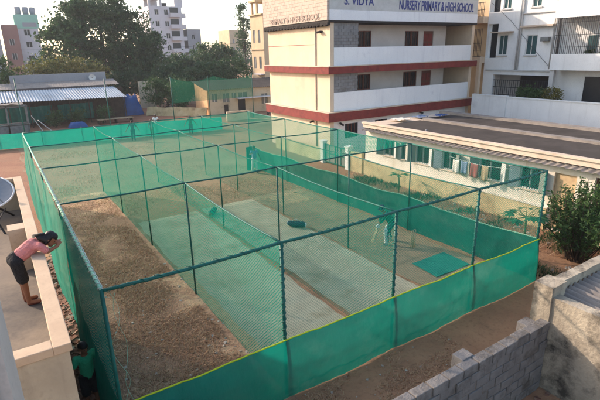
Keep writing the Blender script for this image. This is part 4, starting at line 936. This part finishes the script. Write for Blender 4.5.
def bike(label, x, y, rot, mat):
    t = thing('parked_motorbike', label, 'motorbike', (x, y, 0), 'motorbikes parked in the yard')
    for dx in (-.62, .62):
        w = MB(); w.tube([(x+dx+.27*math.cos(6.283*k/20), y, .3+.27*math.sin(6.283*k/20)) for k in range(21)], .05, 8); o = w.build('wheel', 'rubber', t, True)
        MB().bar((x+dx, y-.04, .3), (x+dx, y+.04, .3), .12, n=12).build('hub', 'grey_metal', o)
    MB().ball((x+.12, y, .78), .3, .15, .14).build('fuel_tank', mat, t, True)
    MB().ball((x-.42, y, .76), .42, .13, .08).build('saddle', 'black_cloth', t, True)
    f = MB(); f.bar((x+.62, y, .3), (x+.4, y, 1.0), .04).bar((x-.62, y, .3), (x+.1, y, .4), .04).bar((x+.4, y, .85), (x-.6, y, .7), .04); f.build('frame', 'iron', t, True)
    MB().ball((x, y, .42), .22, .16, .18).build('engine', 'grey_metal', t, True)
    MB().bar((x+.38, y-.34, 1.03), (x+.38, y+.34, 1.03), .022).build('handlebar', 'iron', t)
    MB().ball((x+.52, y, .9), .09).build('headlight', 'white_paint', t, True)
    t.rotation_euler.z = rot
bike('red motorbike parked by the awning of the orange house', 14.6, 42.6, .6, 'red_paint')
bike('dark red motorbike parked nearest the school wall', 16.2, 42.8, .8, 'red_band')
bike('grey motorbike parked by the black sheeted shelter', 6.6, 56, .5, 'grey_metal')

# ================================================================== FAR BUILDINGS
def block(name, label, x0, x1, y0, y1, z1, mat, wins, side=None, extras=None, wmat='dark_glass'):
    t = thing(name, label, 'building', ((x0+x1)/2, (y0+y1)/2, 0), None)
    m = MB(); wall_cells(m, 'y', y0, .3, x0, x1, 0, z1, wins)
    m.box(x0, x0+.3, y0+.3, y1, 0, z1).box(x1-.3, x1, y0+.3, y1, 0, z1).box(x0+.3, x1-.3, y1-.3, y1, 0, z1); m.build('wall', mat, t)
    MB().box(x0+.3, x1-.3, y0+.3, y1-.3, z1-.4, z1-.2).build('roof', mat, t)
    for a, b, p, q in wins:
        f = MB().box(a, a+.1, y0+.08, y0+.16, p, q).box(b-.1, b, y0+.08, y0+.16, p, q).box((a+b)/2-.05, (a+b)/2+.05, y0+.08, y0+.16, p, q).build('window', 'ltgrey_paint', t)
        MB().box(a, b, y0+.17, y0+.2, p, q).build('pane', wmat, f)
    return t
# white tower
wins = [(a, a+1.1, z, z+1.2) for z in (8.4, 11.4, 14.4, 17.2) for a in (25.2, 27.7)]
t = block('apartment_tower', 'tall white apartment tower rising above the trees', 23.8, 32.4, 120, 130, 19.2, 'far_white', wins)
for z in (7.8, 10.8, 13.8, 16.6):
    for x in (29.0,): MB().box(x, x+2.6, 118.9, 119.98, z, z+1.0).build('balcony', 'far_white', t)
    MB().box(29.2, 31.4, 119.94, 119.99, z+1.05, z+2.4).build('balcony_opening', 'dark_glass', t)
    MB().box(32.42, 33.6, 120.5, 128, z, z+1.0).build('side_balcony', 'far_white', t)
    MB().box(32.41, 32.46, 121.5, 127, z+1.05, z+2.4).build('side_opening', 'dark_glass', t)
m = MB(); m.box(23.9, 24.4, 120.2, 120.7, 19.2, 21).box(26.9, 27.4, 120.2, 120.7, 19.2, 21).box(23.9, 27.4, 124, 124.4, 19.2, 21); m.box(23.6, 27.7, 120, 125, 21.001, 21.3); m.build('roof_pavilion', 'far_white', t)
MB().box(31.0, 33.2, 121, 124, 19.2, 21.2).build('stair_head', 'far_white', t)
for x in (25, 28.6): MB().bar((x, 122, 21.31 if x < 27 else 19.2), (x, 122, 22.0 if x < 27 else 20.2), .6, n=12).build('water_tank', 'iron', t, True)
wins = [(35.4, 36.3, z, z+1.2) for z in (8.5, 11.2)]
block('apartment_annexe', 'lower grey white block adjoining the white apartment tower', 34.2, 38.0, 122, 130, 13.8, 'far_grey', wins)
# green and white building with its brown neighbour
wins = [(-4.9, -3.6, z, z+1.2) for z in (6.6, 9.6, 12.2)]
t = block('green_topped_house', 'tall white house with pale green upper storeys and roof tanks', -6.1, -1.9, 120, 128, 13.6, 'far_white', wins)
MB().box(-6.4, -1.6, 119.9, 128, 13.601, 16.6).build('green_storey', 'far_green', t)
MB().box(-4.9, -2.1, 119.85, 119.9, 14.0, 14.9).build('green_balcony', 'far_grey', t)
for x in (-5.2, -3.7, -2.3): MB().bar((x, 122, 16.601), (x, 122, 18.3), .62, n=12).build('water_tank', 'far_grey', t, True)
MB().box(-7.9, -6.42, 121, 127, 0, 14).build('green_wing', 'far_green', t)
wins = [(-8.2, -7.2, z, z+1.3) for z in (7.0, 10.0)]
block('brown_house', 'narrow brown house beside the green topped house', -9.2, -6.2, 117, 119.5, 14.2, 'far_brown', wins)
wins = [(-12.2, -11.2, z, z+1.2) for z in (5.4, 8.4, 11.4)]
block('grey_flats', 'grey flats with balconies at the far left edge', -15.5, -9.8, 116, 125, 14.6, 'far_grey', wins)
wins = [(65.5+2.0*k, 66.3+2.0*k, z, z+1.3) for k in range(3) for z in (8, 11)]
block('cream_block', 'distant cream block seen left of the slender tree', 64.3, 71.0, 160, 170, 15.6, 'tan_wall', wins)
# tan building by the school
t = thing('tan_building', 'tall tan house with open rooftop porch beside the school', 'building', (25, 58, 0))
TW = [(58.6, 59.4, 4.9, 6.6), (56.9, 57.7, 4.9, 6.6), (58.6, 59.3, 8.6, 10.4), (57.0, 57.7, 8.6, 10.4)]
m = MB(); wall_cells(m, 'x', 21.5, .3, 56, 60, 0, 12.6, TW); m.box(21.8, 31, 56, 56.3, 0, 12.6).box(21.8, 31, 59.7, 60, 0, 12.6); m.build('wall', 'tan_wall', t)
for a, b, p, q in TW:
    f = MB().box(21.58, 21.66, a, a+.08, p, q).box(21.58, 21.66, b-.08, b, p, q).box(21.58, 21.66, (a+b)/2-.04, (a+b)/2+.04, p, q).build('window', 'ltgrey_paint', t)
    MB().box(21.67, 21.7, a, b, p, q).build('pane', 'teal_pane', f)
m = MB(); m.box(21.6, 21.9, 59.5, 59.8, 12.6, 14.3).box(21.6, 21.9, 58.0, 58.3, 12.6, 14.3).box(24, 24.3, 59.5, 59.8, 12.6, 14.3).box(21.3, 25, 57.8, 60.1, 14.301, 14.6).box(22.5, 31, 56, 57.7, 12.601, 16.5); m.build('roof_porch', 'tan_wall', t)
MB().box(20.9, 21.48, 56.2, 58.4, 4.0, 4.15).build('balcony', 'far_white', t)
MB().box(21.3, 21.49, 55.8, 60.1, 7.6, 7.75).build('ledge', 'tan_wall', t)
MB().box(21.2, 31, 55.8, 60.2, 12.45, 12.6).build('cornice', 'tan_wall', t)
# overhead cable
c = tag(MB().tube([(-30+80*k/24, 58+.2*k, 9.2-2.2*math.sin(math.pi*k/24)+.1*k) for k in range(25)], .02, 4).build('overhead_cable', 'iron'), 'thin overhead cable sagging before the far trees', 'cable')

# ================================================================== PEOPLE
_b = bmesh.new(); bmesh.ops.create_icosphere(_b, subdivisions=2, radius=1); ICO = [v.co.copy() for v in _b.verts]; _b.free()
def remeshed(segs, name, mat, parent, voxel, smooth=4):
    mb = MB()
    for p, q, r1, r2 in segs:
        bm = bmesh.new(); p, q = Vector(p), Vector(q)
        for d in ICO:
            bm.verts.new(p+d*r1); bm.verts.new(q+d*r2)
        h = bmesh.ops.convex_hull(bm, input=list(bm.verts)); bm.verts.index_update()
        mb.add([v.co[:] for v in bm.verts], [[v.index for v in f.verts] for f in bm.faces]); bm.free()
    me = bpy.data.meshes.new(name); me.from_pydata(mb.v, [], mb.f); me.update()
    tmp = bpy.data.objects.new('tmp', me); COL.objects.link(tmp)
    rm = tmp.modifiers.new('r', 'REMESH'); rm.mode = 'VOXEL'; rm.voxel_size = voxel
    sm = tmp.modifiers.new('s', 'SMOOTH'); sm.iterations = smooth; sm.factor = 0.5
    dg = bpy.context.evaluated_depsgraph_get(); dg.update()
    out = bpy.data.meshes.new_from_object(tmp.evaluated_get(dg)); out.name = name
    bpy.data.objects.remove(tmp)
    return link(name, out, mat, parent, True)
def person(label, loc, rot, J, shirt, pants, skin='skin', shoe='black_cloth', voxel=0.018, sleeve=0.55, leg=1.0, hair_long=False, helmet=None, pads=False, k=1.0, group=None, girth=1.0):
    """J: joints in local metres, x forward, y to the person's left, z up"""
    t = thing('person', label, 'person', loc, group)
    V = {a: Vector(b)*k for a, b in J.items()}; L = lambda a, b, f: V[a].lerp(V[b], f)
    hd = V['head']; fwd = (V['face']-hd).normalized(); upv = (hd-V['neck']).normalized(); upv = (upv-fwd*upv.dot(fwd)).normalized(); sd_ = upv.cross(fwd)
    seg = [(V['pelvis'], V['chest'], .115*k*girth, .135*k*girth), (V['chest'], V['neck'], .12*k*girth, .055*k), (V['neck'], hd, .052*k, .055*k),
           (hd+upv*.02*k-fwd*.012*k, hd+upv*.035*k+fwd*.01*k, .094*k, .09*k), (hd+upv*.01*k+fwd*.02*k, hd-upv*.07*k+fwd*.055*k, .075*k, .048*k),
           (hd+fwd*.09*k, hd+fwd*.115*k-upv*.02*k, .012*k, .016*k)]
    for s in (-1, 1): seg.append((hd+sd_*s*.092*k, hd+sd_*s*.098*k-upv*.03*k, .018*k, .014*k))
    for s in 'LR':
        seg += [(V['sh'+s], V['el'+s], .052*k, .04*k), (V['el'+s], V['wr'+s], .041*k, .028*k), (V['chest'], V['sh'+s], .1*k, .058*k),
                (V['hip'+s], V['kn'+s], .088*k, .058*k), (V['kn'+s], V['an'+s], .058*k, .04*k), (V['pelvis'], V['hip'+s], .11*k, .09*k)]
        d = V['wr'+s]-V['el'+s]; d.normalize(); f0 = V.get('palm'+s, None); d2 = (f0-V['wr'+s]).normalized() if f0 is not None else d
        w = d2.cross(Vector((0, 0, 1))); w = w.normalized() if w.length > .1 else Vector((0, 1, 0)); pm = V['wr'+s]+d2*.07*k
        seg.append((V['wr'+s]+d2*.01*k, pm, .026*k, .034*k))
        nrm_ = w.cross(d2)
        for q, ln in enumerate((.065, .078, .072, .055)):
            b0 = pm+w*(.03-.02*q)*k; b1 = b0+d2*ln*.6*k-nrm_*.01*k; seg += [(b0, b1, .0105*k, .0095*k), (b1, b1+(d2*.7-nrm_*.7)*ln*.45*k, .0095*k, .008*k)]
        seg.append((V['wr'+s]+d2*.03*k+w*.025*k, V['wr'+s]+d2*.075*k+w*.06*k-nrm_*.015*k, .013*k, .009*k))
        ft = V['toe'+s]; seg.append((V['an'+s]-Vector((0, 0, .03*k)), ft, .04*k, .032*k))
    remeshed(seg, 'body', skin, t, voxel)
    e = .014*k
    sseg = [(V['pelvis'], V['chest'], .122*k*girth+e, .138*k*girth+e), (V['chest'], L('chest', 'neck', .55), .122*k*girth+e, .072*k*girth+e)]
    pseg = [(V['pelvis'], L('pelvis', 'chest', .12), .122*k+e, .118*k+e)]
    for s in 'LR':
        sseg += [(V['chest'], V['sh'+s], .088*k+e, .05*k+e), (V['sh'+s], L('sh'+s, 'el'+s, min(1, sleeve)), .052*k+e, .046*k+e)]
        if sleeve > 1: sseg.append((V['el'+s], L('el'+s, 'wr'+s, sleeve-1), .047*k+e, .036*k+e))
        pseg += [(V['pelvis'], V['hip'+s], .112*k+e, .095*k+e), (V['hip'+s], L('hip'+s, 'kn'+s, min(1, leg)), .092*k+e, (.066 if leg >= 1 else .085)*k+e)]
        if leg > 1: pseg.append((V['kn'+s], L('kn'+s, 'an'+s, leg-1), .064*k+e, .052*k+e))
        a, ft = V['an'+s], V['toe'+s]
        remeshed([(a-Vector((0, 0, .05*k)), ft-Vector((0, 0, .006*k)), .038*k, .033*k)], 'shoe', shoe, t, voxel, 2)
    remeshed(pseg, 'trousers', pants, t, voxel); remeshed(sseg, 'shirt', shirt, t, voxel)
    hs = [(hd+upv*.045*k-fwd*.03*k, hd+upv*.055*k+fwd*.012*k, .1*k, .088*k), (hd-fwd*.035*k+upv*.02*k, hd-fwd*.05*k-upv*.04*k, .093*k, .07*k)]
    if hair_long:
        bk = L('neck', 'chest', .45)+Vector((0, 0, .12*k)); n0 = hd-fwd*.05*k-upv*.03*k
        for q in range(-2, 3):
            o_ = sd_*q*.03*k; hs += [(n0+o_, n0.lerp(bk, .5)+o_*1.1, .062*k, .05*k), (n0.lerp(bk, .5)+o_*1.1, bk+o_*.8+sd_*.02*k*math.sin(q*2), .05*k, .022*k)]
        for q in (-1, 1): hs += [(hd-fwd*.01*k+sd_*q*.06*k+upv*.03*k, hd-upv*.08*k+sd_*q*.08*k-fwd*.01*k, .05*k, .03*k)]
    if helmet:
        hs = [(hd+upv*.05*k-fwd*.02*k, hd+upv*.055*k+fwd*.015*k, .115*k, .11*k), (hd+upv*.06*k+fwd*.09*k, hd+upv*.05*k+fwd*.15*k, .05*k, .03*k)]
        remeshed(hs, 'helmet', helmet, t, voxel)
    else: remeshed(hs, 'hair', 'hair', t, voxel)
    if hair_long:
        hm = MB(); rr = random.Random(3)
        for q in range(70):
            a0 = rr.uniform(-1.3, 1.3); st = hd+(upv*math.cos(a0)+sd_*math.sin(a0))*.1*k+fwd*rr.uniform(-.08, .05)*k+upv*.03*k
            md = hd-fwd*.1*k+sd_*math.sin(a0)*.07*k+upv*(.06*math.cos(a0))*k; en = bk+sd_*rr.uniform(-.07, .07)*k+Vector((rr.uniform(-.08, .06), 0, rr.uniform(-.01, .05)))*k
            hm.tube([tuple(v+ORG[t.name]) for v in (st, md, md.lerp(en, .5)+upv*.015*k, en)], [.006*k, .009*k, .008*k, .003*k], 4)
        hm.build('hair_strands', 'hair', t, True)
    for s in (-1, 1): 
        c = hd+fwd*.082*k+sd_*s*.034*k+upv*.012*k; m_ = MB().ball(c, .012*k, nu=8, nv=6); o = m_.build('eye', 'hair', None, True); o.parent = t
    if pads:
        for s in 'LR':
            f = Vector((.035, 0, 0)); remeshed([(V['kn'+s]+f+Vector((0, 0, .12)), V['kn'+s]+f, .085, .09), (V['kn'+s]+f, V['an'+s]+f, .088, .075)], 'leg_pad', 'white_cloth', t, voxel)
            d = (V['wr'+s]-V['el'+s]).normalized(); remeshed([(V['wr'+s], V['wr'+s]+d*.09, .05, .058)], 'glove', 'white_cloth', t, voxel)
    t.rotation_euler.z = rot
    return t
def stand(arms=.12, stride=.0, lean=0.0, turn=0.0, **o):
    J = dict(pelvis=(0, 0, .93), chest=(lean*.5, 0, 1.27), neck=(lean*.9, 0, 1.45), head=(lean+.01, 0, 1.58), face=(lean+.11, turn, 1.56),
             shL=(lean*.7, .18, 1.4), shR=(lean*.7, -.18, 1.4), elL=(lean*.5, .25+arms*.5, 1.12), elR=(lean*.5, -.25-arms*.5, 1.12), wrL=(lean+.08, .26+arms, .88), wrR=(lean+.08, -.26-arms, .88),
             hipL=(0, .09, .9), hipR=(0, -.09, .9), knL=(stride*.6+.03, .1, .5), knR=(-stride*.4+.03, -.1, .5), anL=(stride, .11, .09), anR=(-stride, -.11, .09), toeL=(stride+.16, .13, .04), toeR=(-stride+.16, -.13, .04))
    J.update(o); return J
# woman leaning over the parapet
W_ = dict(pelvis=(-.08, 0, .85), chest=(.2, 0, 1.03), neck=(.38, -.01, 1.07), head=(.48, -.03, 1.09), face=(.56, -.07, 1.02),
          shL=(.31, .16, 1.05), shR=(.31, -.16, 1.04), elL=(.42, .2, .95), elR=(.40, -.2, .94), wrL=(.56, .05, .97), wrR=(.57, -.11, .97), palmL=(.54, 0, 1.0), palmR=(.59, -.07, 1.02),
          hipL=(-.08, .08, .83), hipR=(-.08, -.08, .83), knL=(-.05, .09, .44), knR=(-.03, -.06, .44), anL=(-.06, .09, .08), anR=(-.02, -.07, .08), toeL=(.10, .11, .04), toeR=(.13, -.10, .04))
person('person in a pink top and black shorts bending over the terrace parapet', (-13.385, 0.02, TF), 0, W_, 'pink', 'black_cloth', shoe='red_shoe', voxel=.009, sleeve=.75, leg=.85, hair_long=True, k=.84, girth=.86)
# man in the gap behind the net
person('person in a green T-shirt and black shorts standing between house and net', (-12.72, 1.95, .01), R(-75), stand(arms=.03, lean=.03, turn=.02), 'green_tee', 'black_cloth', skin='skin', voxel=.013, leg=.95, k=.97)
# batsman
B_ = dict(pelvis=(-.05, 0, .82), chest=(.15, 0, 1.14), neck=(.27, 0, 1.27), head=(.34, 0, 1.39), face=(.44, .03, 1.36), shL=(.2, .17, 1.22), shR=(.2, -.17, 1.22), elL=(.36, .2, .98), elR=(.36, -.12, .96), wrL=(.48, .12, .8), wrR=(.46, .05, .76),
          hipL=(-.05, .1, .8), hipR=(-.05, -.1, .8), knL=(.16, .14, .46), knR=(.02, -.22, .46), anL=(.14, .18, .09), anR=(-.1, -.28, .09), toeL=(.3, .2, .04), toeR=(.05, -.34, .04))
bpos = (-1.52, 4.85, .02)
person('person batting in helmet and white pads in the right lane', bpos, R(150), B_, 'green_shirt', 'navy_cloth', voxel=.014, sleeve=1.3, leg=1.9, helmet='navy_cloth', pads=True, shoe='white_cloth')
t = thing('cricket_bat', 'wooden cricket bat held low by the batsman in pads', 'cricket bat', bpos)
b0 = Vector(bpos); m = MB(); c, s_ = math.cos(R(150)), math.sin(R(150))
def lw(p): return Vector((b0.x+p[0]*c-p[1]*s_, b0.y+p[0]*s_+p[1]*c, b0.z+p[2]))
MB().bar(lw((.44, .08, .86)), lw((.52, .14, .66)), .017, n=8).build('handle', 'rubber', t)
MB().beam(lw((.52, .14, .66)), lw((.76, .34, .2)), .105, .045).build('blade', 'bat_wood', t, bevel=.012)
# bowler and others
person('person bowling in a pale blue shirt midway down the cage', (-.53, 17.86, .01), R(-95), stand(arms=.1, stride=.15, elR=(.1, -.3, 1.2), wrR=(.3, -.25, 1.3)), 'blue_shirt', 'white_cloth', skin='skin_dark', voxel=.02, leg=1.9)
person('person in dark clothes standing before the cloth fence, leftmost of the players', (-3.67, 34.65, .01), R(-110), stand(arms=.25, stride=.08), 'navy_cloth', 'navy_cloth', skin='skin_dark', voxel=.024, leg=1.9, k=1.05)
person('person in a dark shirt standing midway along the far cloth fence', (-1.75, 35.6, .01), R(-80), stand(arms=.05), 'navy_cloth', 'black_cloth', skin='skin_dark', voxel=.024, leg=1.9, k=.95)
person('person in grey green clothes by the right end of the cloth fence', (1.65, 34.8, .01), R(-100), stand(arms=.3, stride=.05), 'green_shirt', 'navy_cloth', skin='skin_dark', voxel=.024, leg=1.9)
person('person in a white shirt standing behind the far cloth fence', (-.6, 38.2, .01), R(-90), stand(arms=.08), 'white_cloth', 'black_cloth', skin='skin_dark', voxel=.024, leg=1.9)
tag(MB().box(-.62, -.2, 18.7, 18.76, .02, 1.5).build('practice_board', 'green_tarp'), 'upright narrow green board standing beside the bowler', 'board')

# ================================================================== HAZE
m, t = newmat('haze_air')
v = N(t, 'ShaderNodeVolumePrincipled'); v.inputs['Color'].default_value = (0.86, 0.88, 0.92, 1); v.inputs['Density'].default_value = 0.0005; v.inputs['Anisotropy'].default_value = 0.2
o = N(t, 'ShaderNodeOutputMaterial'); t.links.new(v.outputs[0], o.inputs['Volume']); MT['haze_air'] = m
tag(MB().box(-420, 520, -120, 640, -1, 40).build('haze', 'haze_air'), kind='stuff')
